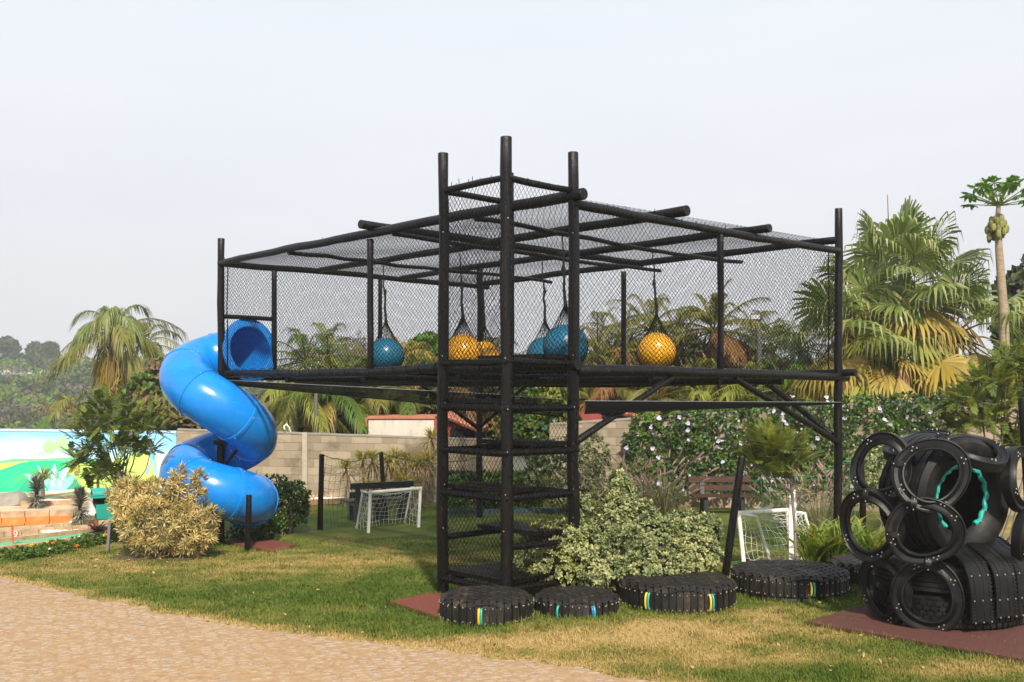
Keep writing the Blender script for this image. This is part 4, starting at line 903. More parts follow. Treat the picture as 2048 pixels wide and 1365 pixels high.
house('small red house with a falling tiled roof, glimpsed between the tower posts', 920, 28.6, 848, (882, 833), (962, 866), 2.5, (900, 948, 858, 880), (878, 950))
house('red house with a tiled roof end just left of the flowering hedge', 1230, 28.8, 826, (1196, 817), (1345, 856), 3, (1204, 1240, 826, 846), (1158, 1262))
# floodlight and a plain pole
t = thing('floodlight', 'tall grey pole with a small square floodlight among the palms', 'lamp', Wp(1519, 31, -.3)); GREYM = plain('weathered_grey_pole', (.11, .105, .10), .7)
MB().tube(np.array([Wp(1521, 31, -.5), P(1520, 780, 31), P(1517, 640, 31)]), [.085, .08, .07], 8).build('pole', GREYM, t)
h = MB().box(P(1513, 634, 30.9), (.32, .2, .17), Matrix.Rotation(.35, 3, 'X')).build('lamp_head', GREYM, t, smooth=False); MB().box(P(1511, 634.5, 30.79), (.26, .015, .12), Matrix.Rotation(.35, 3, 'X')).build('lamp_glass', plain('lamp_lens', (.7, .72, .72), .2), h, smooth=False)
t = thing('grey_pole', 'thin plain grey pole rising behind the block wall', 'pole', Wp(632, 28.6, -.3)); MB().tube(np.array([Wp(632, 28.6, -.4), P(632, 770, 28.6)]), .05, 8).build('shaft', GREYM, t)
b = P(2050, 1112, 13.2); t = thing('leaning_post', 'dark timber post at the right edge behind the tyre sculpture', 'post', (b[0]+.12, 13.2, -.05)); log(MB(), A_(b[0]+.14, 13.2, -.2), P(2047, 796, 13.2), .075, .07, .01).build('shaft', WOOD, t, angle=50)

# ================================================================ benches
def bench(label, o, d, f, Lb, slat, legm, uprights, thick):
    d = nrm(d); f = nrm(f); R = np.stack([d, f, A_(0, 0, 1)], 1); t = thing('park_bench', label, 'bench', o)
    for k in range(3): MB().box(o+f*(.02+.14*k)+A_(0, 0, .43), (Lb, .125, .04), R).build('seat_slat', slat, t, smooth=False)
    tl = np.stack([d, nrm(f+A_(0, 0, .22)), nrm(np.cross(d, nrm(f+A_(0, 0, .22))))], 1)
    for k in range(2): MB().box(o-f*(.10+.035*k)+A_(0, 0, .585+.19*k), (Lb, .035, .135), tl).build('back_slat', slat, t, smooth=False)
    for s in uprights:
        b = o+d*s; hw = d*thick/2; pr = lambda q: [b-hw+f*x+A_(0, 0, z) for x, z in q]
        MB().prism(pr([(-.15, 0), (-.03, 0), (-.035, .40), (-.12, .40)]), d*thick).prism(pr([(-.12, .402), (-.035, .402), (-.145, .84), (-.19, .84)]), d*thick).prism(pr([(-.033, .33), (.30, .35), (.32, .405), (-.033, .405)]), d*(thick-.01)).prism(pr([(.22, .0), (.33, 0), (.30, .345), (.20, .345)]), d*thick).build('leg', legm, t, smooth=False)
    return t
BLKP = noisy('black_recycled_plastic', [(.3, (.007, .009, .013)), (.7, (.016, .018, .024))], 8, .42, .2); BRNP = noisy('brown_recycled_plastic', [(.3, (.042, .019, .014)), (.7, (.07, .033, .025))], 8, .7, .2, spec=.2, stretch=(1, 4, 4))
o1 = gp(760, 1041); dB = nrm(A_(1.14, .62, 0)); bench('black bench turned away, behind the small left-hand goal', o1, dB, A_(-dB[1], dB[0], 0), 1.46, BLKP, BLKP, (-.56, .02, .58), .10)
o2 = gp(1446, 1030); o2[1] += .2; bench('brown slatted bench facing the lawn in front of the flowering hedge', o2, A_(1, .06, 0), A_(.06, -1, 0), 1.46, BRNP, BLKP, (-.42, .42), .09)
# ================================================================ small football goals and field nets
def sag_net(fn, nu, nv, r, m, parent, name='net', sub=5):
    mb = MB(); uu = np.linspace(0, 1, nu); vv = np.linspace(0, 1, nv); ref = A_(.3, .8, .4)
    ku, kv = nu*2, nv*2
    p1 = np.array([[fn(u, v_) for v_ in np.linspace(0, 1, kv)] for u in uu]); p2 = np.array([[fn(u, v_) for u in np.linspace(0, 1, ku)] for v_ in vv])
    mb.strands(p1, r, ref); mb.strands(p2, r, ref); return mb.build(name, m, parent, angle=None)
def goal(label, fl_, fr_, rl, rr_, hf, hr, lean):
    t = thing('football_goal', label, 'goal', fl_); up = A_(0, 0, 1)
    q = lambda p, h, l=0: p+up*h+lean*l*h
    mb = MB().tube(np.array([fl_-up*.05, q(fl_, hf, 1)]), .033, 10).tube(np.array([fr_-up*.05, q(fr_, hf, 1)]), .033, 10).tube(np.array([q(fl_, hf, 1), q(fr_, hf, 1)]), .034, 10)
    mb.ball(q(fl_, hf, 1), .036, 10).ball(q(fr_, hf, 1), .036, 10); mb.build('frame', WHITEP, t)
    for a, c in ((fl_, rl), (fr_, rr_)):
        top = q(a, hf, 1); k = c+(a-c)*.38; kn = q(k, hr, 1)
        pts = np.array([top-up*.02, kn*.85+top*.15, kn, kn*.94+c*.06-up*.01, c-up*.05]); MB().tube(pts, .021, 8).build('side_bar', WHITEP, t)
    kl, kr = q(rl+(fl_-rl)*.38, hr, 1), q(rr_+(fr_-rr_)*.38, hr, 1); tl_, tr_ = q(fl_, hf, 1), q(fr_, hf, 1)
    def bil(a, b_, c_, d_, u, v_): return (a*(1-u)+b_*u)*(1-v_)+(d_*(1-u)+c_*u)*v_
    rz = np.random.default_rng(3); ph = rz.random(6)*6
    def back(u, v_): p = bil(rl, rr_, kr, kl, u, v_); s = math.sin(u*PI)*math.sin(v_*PI); return p+(rl-fl_)*(.25*(1-v_)*s+.1*s)-up*.10*math.sin(u*PI)*v_+.015*A_(math.sin(u*19+ph[0]+v_*7), math.sin(v_*15+ph[1]+u*5), math.sin(u*13+v_*11+ph[2]))
    def roof(u, v_): p = bil(kl, kr, tr_, tl_, u, v_); return p-up*(.10*math.sin(u*PI)*(1-.6*v_)+.02)+.012*A_(math.sin(v_*9+u*17), math.sin(u*13), math.sin(u*21+v_*8))
    sag_net(back, 13, 8, .0045, WHITEN, t); sag_net(roof, 13, 4, .0045, WHITEN, t)
    for a, c, k in ((fl_, rl, kl), (fr_, rr_, kr)):
        def side(u, v_, a=a, c=c, k=k): return bil(a, c, k, q(a, hf, 1), u, v_)+.02*A_(math.sin(v_*9+u*5), math.sin(u*9+v_*3), math.sin(u*8+v_*13))
        sag_net(side, 6, 8, .0045, WHITEN, t)
    return t
gl = [onlawn(736.5, 20.7), onlawn(837, 21.6), onlawn(712, 21.5), onlawn(808, 22.3)]
goal('small white football goal in front of the black bench', *gl, .80, .78, A_(.05, 0, 0))
gr = [onlawn(1489, 15.6), onlawn(1585, 16.75), onlawn(1545, 15.9), onlawn(1640, 16.9)]
goal('small white football goal behind the widest tyre seat and the strap-leaved plants', *gr, .80, .74, A_(-.11, 0, 0))
b = onlawn(1586, 15.25); t = thing('white_stake', 'pointed white stake standing in front of the right-hand goal', 'stake', b); k = P(1584, 995, 15.25)
MB().box((b+k)/2, (.105, .03, k[2]-b[2]), None).add(np.array([k+A_(-.052, -.015, 0), k+A_(.052, -.015, 0), k+A_(.052, .015, 0), k+A_(-.052, .015, 0), k+A_(.045, -.015, .12), k+A_(.045, .015, .12)]), [(0, 1, 4), (3, 5, 2)]).add(np.array([k+A_(-.052, -.015, 0), k+A_(.052, -.015, 0), k+A_(.052, .015, 0), k+A_(-.052, .015, 0), k+A_(.045, -.015, .12), k+A_(.045, .015, .12)]), [(1, 2, 5, 4), (0, 4, 5, 3)]).build('board', WHITEP, t, smooth=False)
def field_net(label, posts, sags, m, nu, r, hb=.02):
    t = thing('field_net', label, 'net fence', posts[0][0])
    for b_, k_, rad in posts:
        if rad: log(MB(), b_-A_(0, 0, .2), k_, rad, rad*.9, .012).build('post', WOOD, t, angle=50)
    for i in range(len(posts)-1):
        (b0, k0, _), (b1, k1, _) = posts[i], posts[i+1]; s_ = sags[i]
        def fn(u, v_, b0=b0, k0=k0, b1=b1, k1=k1, s_=s_): 
            lo = b0+(b1-b0)*u+A_(0, 0, hb); hi = k0+(k1-k0)*u-A_(0, 0, s_*4*u*(1-u)); p = lo+(hi-lo)*v_
            return p+.03*A_(math.sin(v_*6+u*14), math.sin(u*9+v_*7)*1.5, math.sin(u*17+v_*3)*.7)
        sag_net(fn, int(nu*np.linalg.norm(b1-b0)), 10, r, m, t)
        MB().tube(np.array([fn(u, 1) for u in np.linspace(0, 1, 16)]), r*2.2, 5).build('head_rope', m, t)
    return t
def pst(pb, Y, pt, Yt=None): b_ = onlawn(pb[0], Y); return b_, P(pt[0], pt[1], Yt or Y)
p1 = pst((640, 0), 21.2, (643.5, 909)); p2 = pst((772, 0), 23.3, (762, 905)); p3 = pst((962, 0), 23.2, (962, 912))
field_net('dark net on black posts behind the left-hand goal and black bench', [(*p1, .06), (*p2, .055), (*p3, 0)], (.16, .2), DGREENN, 7, .0042)
q1 = pst((1446, 0), 14.45, (1484, 914)); q2 = pst((1730, 0), 17.3, (1722, 905)); q3 = pst((1676, 0), 17.0, (1676, 930))
field_net('bright green net from a leaning black post to a post by the tyre sculpture', [(onlawn(1530, 18.4), P(1524, 945, 18.4), 0), (*q2, .055)], (.20,), GREENN, 7, .0042)
t = bpy.data.objects['field_net.001']; log(MB(), q1[0]-A_(0, 0, .2), q1[1], .058, .05, .012).build('post', WOOD, t, angle=50)
for za, zb_ in ((1, .97), (.72, .6), (.12, .05)):
    pa = q1[0]+(q1[1]-q1[0])*za; pb = onlawn(1530, 18.4)*(1-zb_)+P(1524, 945, 18.4)*zb_; u_ = np.linspace(0, 1, 14)[:, None]; MB().tube(pa+(pb-pa)*u_-A_(0, 0, .22)*4*u_*(1-u_)*(.4 if za < .5 else 1), .006, 5).build('cord', GREENN, t)
# blue kerb along the hedge
t = MB(); a, e = gp(893, 1029), gp(1235, 1025); bricks(t, a, e, .12, .10, .9); tag(t.build('blue_kerb', plain('blue_grey_paint', (.045, .115, .135), .8), smooth=False), kind='structure')
# ================================================================ plants
UPZ = A_(0, 0, 1)
OV_T = np.array([(0, 0, 0), (-.17, .34, .05), (.17, .34, .05), (-.2, .7, .03), (.2, .7, .03), (0, 1, -.04)], float); OV_F = [(0, 2, 1), (1, 2, 4), (1, 4, 3), (3, 4, 5)]
LN_T = OV_T*A_(.55, 1, 1); DI_T = np.array([(0, 0, 0), (-.28, .5, .06), (0, 1, -.03), (.28, .5, .06)], float); DI_F = [(0, 3, 1), (1, 3, 2)]
def rdir(n, r=RNG): return nrm(r.normal(size=(n, 3)))
def lobe(px, py, rx, ry, Y, dr=None):
    s = Y/FPX; return P(px, py, Y), A_(rx*s, (dr if dr else rx)*s, ry*s)
def lobe_points(lobes, n, inner=.72, r=RNG, low=-.75):
    w_ = np.array([q[1][0]*q[1][2]+q[1][1]*q[1][2] for q in lobes]); w_ = w_/w_.sum(); Pp, Nn_ = [], []
    for (c, rad), k in zip(lobes, (w_*n).astype(int)+1):
        d = rdir(k*2, r); d = d[d[:, 2] > low][:k]; f = inner+(1.06-inner)*r.random(len(d))**.6; p = c+d*rad*f[:, None]
        ok = np.ones(len(p), bool)
        for c2, r2 in lobes:
            if c2 is c: continue
            ok &= (((p-c2)/r2)**2).sum(1) > .55
        Pp.append(p[ok]); Nn_.append(nrm(d/rad*rad.mean())[ok])
    return np.vstack(Pp), np.vstack(Nn_)
def rosettes(mb, c, d, k, L, lo=.35, hi=1.55, T=OV_T, F=OV_F, m=0, r=RNG, base=0.0):
    n = len(c); d = nrm(d); x = nrm(np.cross(d, rdir(n, r))); y = np.cross(d, x)
    ph = (np.arange(k)*2.4)[None]+r.random((n, 1))*7; be = lo+(hi-lo)*((np.arange(k)+.5)/k)[None]+r.normal(0, .16, (n, k))
    dirs = np.cos(be)[..., None]*d[:, None]+np.sin(be)[..., None]*(np.cos(ph)[..., None]*x[:, None]+np.sin(ph)[..., None]*y[:, None])
    ups = np.cos(be)[..., None]*(-(np.cos(ph)[..., None]*x[:, None]+np.sin(ph)[..., None]*y[:, None]))+np.sin(be)[..., None]*d[:, None]
    pos = np.repeat(c[:, None], k, 1)+dirs*base; sc_ = L*(.65+.6*r.random((n, k)))
    mb.leaves(T, F, pos.reshape(-1, 3), dirs.reshape(-1, 3), ups.reshape(-1, 3)+1e-4, sc_.ravel(), m)
def branches(mb, base, pts, r0, r1, m, spread=.1, r=RNG, sag=.0):
    for p in pts:
        b_ = base+A_(r.normal(0, spread), r.normal(0, spread), -.05); t = np.linspace(0, 1, 6)[:, None]; mid = A_(0, 0, 1)*np.linalg.norm(p-b_)*.15
        q = b_+(p-b_)*t+mid*(4*t*(1-t))*r.normal(.5, .6)+r.normal(0, .02, (6, 3))*np.sin(t*PI); mb.tube(q, np.linspace(r0, r1, 6), 5, m, cap=False)
BARK = noisy('brown_bark', [(.3, (.06, .042, .03)), (.7, (.14, .105, .075))], 9, .9, .5); GBARK = noisy('grey_bark', [(.3, (.12, .10, .08)), (.7, (.24, .2, .16))], 9, .9, .5)
SOIL = noisy('dark_soil', [(.3, (.05, .028, .017)), (.7, (.10, .06, .038))], 12, .95, .6, bscale=60)
def shrub(name, label, cat, base, lobes, n, k, L, mats, T=OV_T, F=OV_F, lo=.35, hi=1.55, nb=14, br=(.014, .005), bark=GBARK, up=.35, inner=.72, group=None, mix=None, bed=0, stem='branches', leafname='foliage', low=-.75):
    t = thing(name, label, cat, base, group); p, d = lobe_points(lobes, n, inner, low=low); d = nrm(d+A_(0, 0, up))
    ok = p[:, 2] > base[2]+.02; p, d = p[ok], d[ok]
    mb = MB(); pick = RNG.random(len(p))
    mats = mats if isinstance(mats, list) else [mats]; pr = mix or [1/len(mats)]*len(mats); cs_ = np.cumsum(pr); lo_ = 0
    vn = vnoise(p[:, 0]+p[:, 1]*.7, p[:, 2]+p[:, 1]*.3, 3.1, 17)*.6+pick*.4
    rank = np.argsort(np.argsort(vn))/len(vn)
    for i in range(len(mats)):
        s_ = (rank >= lo_) & (rank < cs_[i]+1e-9); lo_ = cs_[i]
        if s_.sum(): rosettes(mb, p[s_], d[s_], k, L, lo, hi, T, F, i)
    mb.build(leafname, mats, t, smooth=False)
    if nb:
        sel = p[RNG.choice(len(p), min(nb, len(p)), replace=False)]; b2 = MB(); branches(b2, np.asarray(base, float), sel, br[0], br[1], 0); b2.build(stem, bark, t)
    if bed:
        a = np.linspace(0, 2*PI, 22)[:-1]; b3 = MB(); b3.prism([A_(base[0]+bed*math.cos(q)*(1+.1*math.sin(3*q)), base[1]+bed*.9*math.sin(q), float(g(base[0]+bed*math.cos(q), base[1]+bed*.9*math.sin(q)))-.05) for q in a], A_(0, 0, .06)); b3.build('soil_bed', SOIL, t)
    return t
# leaf materials
CREAM = leafmat('cream_variegated_leaf', [(.62, .47, .18), (.70, .56, .25), (.50, .39, .13), (.24, .19, .065), (.64, .50, .21)], .25); CREAM2 = leafmat('golden_grey_leaf', [(.26, .20, .08), (.42, .33, .13), (.13, .12, .05)], .25)
VARI = leafmat('pale_edged_leaf', [(.36, .37, .15), (.47, .45, .22), (.19, .23, .085), (.42, .41, .19), (.12, .165, .055)], .2); VARI2 = leafmat('grey_green_leaf', [(.10, .135, .05), (.18, .21, .085), (.27, .28, .13)], .2); VARI3 = leafmat('lime_leaf', [(.22, .26, .06), (.34, .34, .10), (.16, .20, .045)], .25)
DKGREEN = leafmat('dark_glossy_leaf', [(.018, .042, .010), (.035, .075, .016), (.07, .12, .02)], .15, .35, .5); MIDG = leafmat('mid_green_leaf', [(.042, .095, .012), (.075, .14, .018), (.125, .19, .026)], .28); BRIGHT = leafmat('bright_green_leaf', [(.07, .17, .014), (.12, .23, .025), (.17, .28, .04)], .3)
YGRN = leafmat('yellow_green_leaf', [(.13, .17, .02), (.22, .24, .03), (.30, .28, .045)], .3); OLIVE = leafmat('olive_frond', [(.10, .115, .022), (.18, .175, .034), (.27, .23, .055)], .3); GOLDF = leafmat('golden_frond', [(.36, .25, .04), (.46, .34, .07), (.27, .22, .04), (.36, .22, .085)], .3); RUSTF = leafmat('rust_frond', [(.18, .075, .02), (.28, .125, .035), (.12, .06, .02)], .2)
STRAW = leafmat('straw_frond', [(.26, .155, .065), (.38, .24, .11), (.16, .09, .04), (.33, .19, .08)], .2); TANP = leafmat('tan_plume', [(.36, .25, .19), (.46, .34, .27), (.28, .19, .14)], .3, .8, .1); LILAC = leafmat('lilac_petal', [(.48, .42, .64), (.60, .56, .72), (.68, .66, .74)], .3); FANG = leafmat('fan_palm_green', [(.08, .125, .027), (.14, .19, .042), (.23, .26, .075), (.33, .33, .12)], .3, .4, .5)
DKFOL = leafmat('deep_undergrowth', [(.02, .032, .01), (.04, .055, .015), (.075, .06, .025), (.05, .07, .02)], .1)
def frond(mb, base, d, L, nl, ll, lw, droop, m=0, ang=.95, hang=.35, r=RNG, mr=None, rr=.012, fold=.25, taper=True):
    """one feather frond: curved rib with two rows of leaflets"""
    d = nrm(d); t = np.linspace(.12, 1, nl); tt = np.linspace(0, 1, 8)
    pos = base+np.outer(t*L, d)-np.outer(droop*L*t**2, UPZ); tg = nrm(d-2*droop*t[:, None]*UPZ)
    side = nrm(np.cross(tg, UPZ+A_(1e-3, 0, 0))); nu_ = np.cross(side, tg)
    if mr is not None: mb.tube(base+np.outer(tt*L, d)-np.outer(droop*L*tt**2, UPZ), np.linspace(rr, rr*.25, 8), 4, mr, cap=False)
    for s_ in (1, -1):
        f = ang*(1-.45*t[:, None])+r.normal(0, .10, (nl, 1)); ld = nrm(tg*np.cos(f)+side*s_*np.sin(f)+nu_*fold)
        l_ = ll*(np.sin((.12+.88*t)*PI*.86)**.55 if taper else np.ones(nl))*(.85+.3*r.random(nl)); l_ = l_[:, None]; w_ = lw*.5
        mid = pos+ld*l_*.55-UPZ*hang*l_*.18; tip = pos+ld*l_*.95-UPZ*hang*l_*.75
        wv = nrm(np.cross(ld, nu_))*w_
        Vv = np.stack([pos-wv*.6, pos+wv*.6, mid+wv, mid-wv, tip], 1).reshape(-1, 3)
        b_ = (np.arange(nl)*5)[:, None, None]; F = (b_+np.array([[0, 1, 2], [0, 2, 3], [3, 2, 4]])[None]).reshape(-1, 3); mb.add(Vv, F, m)
def fan(mb, hub, d, up, R, n, droop, m, spread=2.5, r=RNG, split=.55):
    d = nrm(d); s = nrm(np.cross(d, up)); nu_ = np.cross(s, d); a = np.linspace(-spread, spread, n)+r.normal(0, .02, n)
    ld = nrm(np.cos(a)[:, None]*d+np.sin(a)[:, None]*s+nu_*.12*np.cos(a*2)[:, None]); wv = -np.sin(a)[:, None]*d+np.cos(a)[:, None]*s; da = 2*spread/n
    Rr = (R*(1-.25*(np.abs(a)/spread)**2)*(.9+.2*r.random(n)))[:, None]
    p1 = hub+ld*Rr*split; w1 = wv*Rr*split*da*.48; p2 = hub+ld*Rr*.80-UPZ*Rr*droop*.20; w2 = w1*.62; tip = hub+ld*Rr*(1-.25*droop)-UPZ*Rr*droop*.75+r.normal(0, .03, (n, 3))
    z = r.normal(0, .012, (n, 1))*nu_
    Vv = np.stack([np.repeat(hub[None], n, 0), p1-w1+nu_*.02, p1+w1-nu_*.01+z, p2+w2, p2-w2, tip], 1).reshape(-1, 3)
    F = ((np.arange(n)*6)[:, None, None]+np.array([[0, 1, 2], [1, 3, 2], [1, 4, 3], [4, 5, 3]])[None]).reshape(-1, 3); mb.add(Vv, F, m)
def sph(az, el): return A_(math.cos(el)*math.cos(az), math.cos(el)*math.sin(az), math.sin(el))

# --- garden shrubs -------------------------------------------------------------------------------
b = gp(312, 1118); Y0 = b[1]+.25
shrub('golden_shrub', 'big golden cream shrub of narrow leaves in front of the blue slide', 'shrub', A_(b[0], Y0, gz(b)), [lobe(*q, Y0+dy) for q, dy in (((322, 1048, 74, 50), 0), ((268, 1015, 42, 42), .1), ((240, 988, 22, 24), .15), ((228, 1000, 12, 16), .1), ((262, 975, 16, 18), .1), ((312, 1000, 38, 36), .1), ((300, 975, 14, 14), .05), ((353, 985, 17, 38), 0), ((357, 955, 10, 22), 0), ((393, 1005, 18, 38), 0), ((398, 965, 10, 24), .0), ((378, 1060, 40, 45), -.1), ((424, 1032, 13, 16), -.1), ((315, 1090, 42, 28), -.2), ((372, 1092, 28, 24), -.1), ((410, 1070, 20, 22), -.1))], 1150, 15, .115, [CREAM2, CREAM], LN_T*A_(.62, 1, 1), OV_F, .1, 1.6, 40, (.016, .004), up=.5, mix=[.42, .58], bed=.8, inner=.55)
Yb_ = 13.05; b = A_(*onlawn(1240, Yb_))
shrub('variegated_bush', 'broad bush of pale cream edged leaves behind the tyre seats, right of the tower', 'shrub', b, [lobe(*q, Yb_+dy) for q, dy in (((1100, 1120, 62, 62), -.25), ((1085, 1075, 34, 30), -.2), ((1150, 1090, 62, 50), -.2), ((1150, 1030, 17, 42), .1), ((1152, 1005, 9, 22), .1), ((1178, 1010, 9, 14), .1), ((1235, 1040, 44, 58), .15), ((1240, 985, 25, 36), .15), ((1240, 955, 12, 14), .15), ((1285, 1035, 30, 34), .1), ((1300, 1085, 60, 52), -.1), ((1365, 1048, 36, 24), 0), ((1405, 1064, 32, 32), 0), ((1385, 1110, 52, 50), -.1), ((1300, 1140, 70, 40), -.3), ((1200, 1140, 60, 36), -.3), ((1425, 1048, 14, 16), 0))], 3300, 12, .060, [VARI2, VARI, VARI3], OV_T*A_(1.05, 1, 1), OV_F, .2, 1.5, 46, (.018, .006), up=.45, inner=.6, mix=[.42, .50, .08], bed=.8)
Yc = 20.6; b = A_(*onlawn(572, Yc)); shrub('round_shrub', 'rounded dark green glossy shrub just right of the slide', 'shrub', b, [lobe(*q, Yc) for q in ((572, 1008, 42, 40), (550, 980, 30, 26), (592, 985, 24, 24), (560, 1035, 34, 24), (590, 1020, 24, 34), (535, 1035, 16, 34))], 620, 9, .085, [DKGREEN, MIDG], OV_T, OV_F, .2, 1.6, 24, (.02, .006), up=.4, mix=[.6, .4], bark=BARK)
Yc = 19.6; b = A_(*onlawn(500, Yc)); shrub('low_shrub', 'low dark shrub in the shade under the slide', 'shrub', b, [lobe(*q, Yc) for q in ((480, 1075, 26, 22), (510, 1070, 26, 22), (535, 1070, 18, 18))], 220, 8, .08, [DKGREEN], up=.4, nb=8, bark=BARK)
Yc = 24.7; b = A_(*gp(980, 1024)); shrub('clipped_hedge', 'clipped green hedge above a blue kerb, seen through the tower', 'hedge', A_(b[0], Yc, -.3), [lobe(px, 985, 22, 36, Yc, 34) for px in range(900, 1075, 24)]+[lobe(px, 962, 20, 16, Yc, 30) for px in range(908, 1070, 20)], 1500, 8, .10, [DKGREEN, MIDG, BRIGHT], up=.5, mix=[.35, .35, .3], nb=30, bark=BARK)
Yc = 23.9; b = A_(*onlawn(1140, Yc)); shrub('grey_green_bush', 'tall grey green bush of small pale leaves behind the tower\'s right post', 'shrub', b, [lobe(*q, Yc) for q in ((1130, 935, 66, 58), (1095, 960, 44, 50), (1175, 915, 44, 46), (1150, 985, 60, 38), (1080, 915, 26, 30), (1200, 950, 24, 44))], 1500, 9, .075, [VARI2, VARI, DKGREEN], up=.4, mix=[.5, .3, .2], nb=20, bark=BARK)
Yc = 19.5; b = A_(*onlawn(1770, Yc)); shrub('pale_shrub', 'pale cream leaved shrub behind the upper tyre rings', 'shrub', b, [lobe(*q, Yc) for q in ((1740, 930, 46, 44), (1790, 910, 46, 38), (1840, 915, 40, 34), (1720, 975, 34, 50), (1800, 970, 60, 40))], 900, 9, .07, [VARI2, VARI], up=.4, mix=[.45, .55], nb=16)
# --- flowering vine on the wall
def wall2(px): return float(np.interp(px, [1100, 2180], [26.4, 23.4]))
vl = []
for px in range(1270, 1880, 21):
    Yw = wall2(px)-.28; top = float(np.interp(px, [1260, 1290, 1490, 1540, 1860], [856, 838, 832, 814, 800])); low_ = float(np.interp(px, [1260, 1520, 1700, 1860], [985, 985, 970, 915]))
    for py in np.arange(top+14, low_, 22): vl.append(lobe(px+RNG.normal(0, 4), py+RNG.normal(0, 4), 24, 22, Yw+RNG.normal(0, .04), 22))
vine = shrub('flowering_vine', 'dense green creeper with lilac flowers covering the right-hand wall', 'creeper', Wp(1500, wall2(1500)-.3, -.3), vl, 7000, 6, .125, [DKGREEN, MIDG, BRIGHT], up=.2, inner=.5, mix=[.68, .28, .04], nb=0)
p, d = lobe_points(vl, 420, .98); ok = (d[:, 1] < -.2); p, d = p[ok], nrm(d[ok]+A_(0, -1, .3)); sel = RNG.random(len(p)) < .62; sel = np.flatnonzero(sel)[RNG.permutation(int(sel.sum()))[:72]]
for q_ in sel: mb = MB(); k_ = int(RNG.integers(1, 3)); rosettes(mb, p[q_]+d[q_]*.06+RNG.normal(0, .06, (k_, 3)), nrm(d[q_]+RNG.normal(0, .3, (k_, 3))), 5, .068, .9, 1.35, DI_T*A_(1.8, 1, 1), DI_F); mb.build('blossom', LILAC, vine, smooth=False)
# --- feathery shrubs with pinnate leaves
def feather(name, label, cat, base, lobes, n, L, nl, ll, lw, mats, mix, stems, br=(.03, .008), up=.5, droop=.22, hang=.25, bark=GBARK, group=None, low=-.5, fork=None):
    t = thing(name, label, cat, base, group); p, d = lobe_points(lobes, n, .55, low=low); d = nrm(d+A_(0, 0, up)+RNG.normal(0, .25, d.shape)); mb = MB(); cs_ = np.cumsum(mix)
    for q, e in zip(p, d): mi = int(np.searchsorted(cs_, RNG.random()*.9999)); frond(mb, q-e*L*.6, e, L*(.7+.5*RNG.random()), nl, ll, lw, droop, mi, 1.15, hang, mr=len(mats), rr=.005, fold=.12)
    mb.build('foliage', mats+[bark], t, smooth=False); b2 = MB(); sel = p[RNG.choice(len(p), stems, replace=False)]
    if fork is not None: b2.tube(np.array([np.asarray(base, float)-A_(0, 0, .05), (np.asarray(base, float)+fork)/2+RNG.normal(0, .02, 3), fork]), [br[0]*1.2, br[0]*1.1, br[0]], 7)
    branches(b2, np.asarray(base, float) if fork is None else fork, sel, br[0], br[1], 0, .05 if fork is None else .01); b2.build('trunk', bark, t); return t
FEA1 = leafmat('feathery_green', [(.055, .095, .016), (.095, .145, .024), (.15, .19, .036)], .3); FEA2 = leafmat('feathery_lime', [(.10, .15, .02), (.17, .21, .03), (.22, .23, .045)], .3)
Yc = 18.2; b = A_(*onlawn(250, Yc)); feather('feathery_tree', 'small tree with dark feathery leaves growing behind the golden shrub', 'tree', b, [lobe(*q, Yc) for q in ((230, 840, 72, 44), (175, 860, 42, 38), (285, 850, 46, 34), (225, 885, 70, 40), (160, 915, 34, 30), (215, 940, 40, 34), (290, 895, 34, 24), (210, 800, 44, 22), (180, 960, 18, 18))], 560, .36, 10, .095, .028, [DKGREEN, FEA1, FEA2], [.07, .5, .43], 14, (.018, .005), fork=P(244, 985, 18.2))
Yc = 14.9; b = A_(*onlawn(1592, Yc)); feather('cycad_shrub', 'bright feathery shrub on a thin stem rising over the right-hand goal', 'shrub', b, [lobe(*q, Yc) for q in ((1548, 885, 58, 32), (1520, 905, 38, 26), (1590, 905, 36, 26), (1560, 930, 50, 20), (1530, 865, 28, 16))], 300, .46, 19, .10, .0115, [FEA1, FEA2, YGRN], [.2, .55, .25], 7, (.02, .008), droop=.22, up=.9, fork=P(1580, 948, 14.9))
t2 = bpy.data.objects['cycad_shrub']; mb = MB()
for px, py, a in ((1592, 985, 2.6), (1590, 978, .7), (1596, 972, 3.4), (1600, 965, -.3), (1586, 1000, 2.9), (1600, 995, .3)): frond(mb, P(px, py, Yc), sph(a, .35), .42, 12, .11, .02, .3, 0, 1.1, .25, mr=1, rr=.005)
mb.build('low_frond', [FEA2, GBARK], t2, smooth=False)
Yc = 18.5; b = A_(*onlawn(2000, Yc)); feather('feathery_bush', 'large feathery green bush behind the tyre sculpture, at the right edge', 'shrub', b, [lobe(*q, Yc) for q in ((1985, 760, 62, 34), (1930, 800, 56, 34), (2020, 800, 60, 44), (1900, 815, 30, 22), (2060, 745, 60, 50), (1960, 840, 60, 26), (2090, 830, 60, 60), (2010, 715, 34, 20), (1905, 850, 24, 30), (2030, 880, 40, 40))], 1000, .42, 12, .105, .022, [FEA1, FEA2, YGRN], [.35, .5, .15], 10, (.022, .008), up=.35)
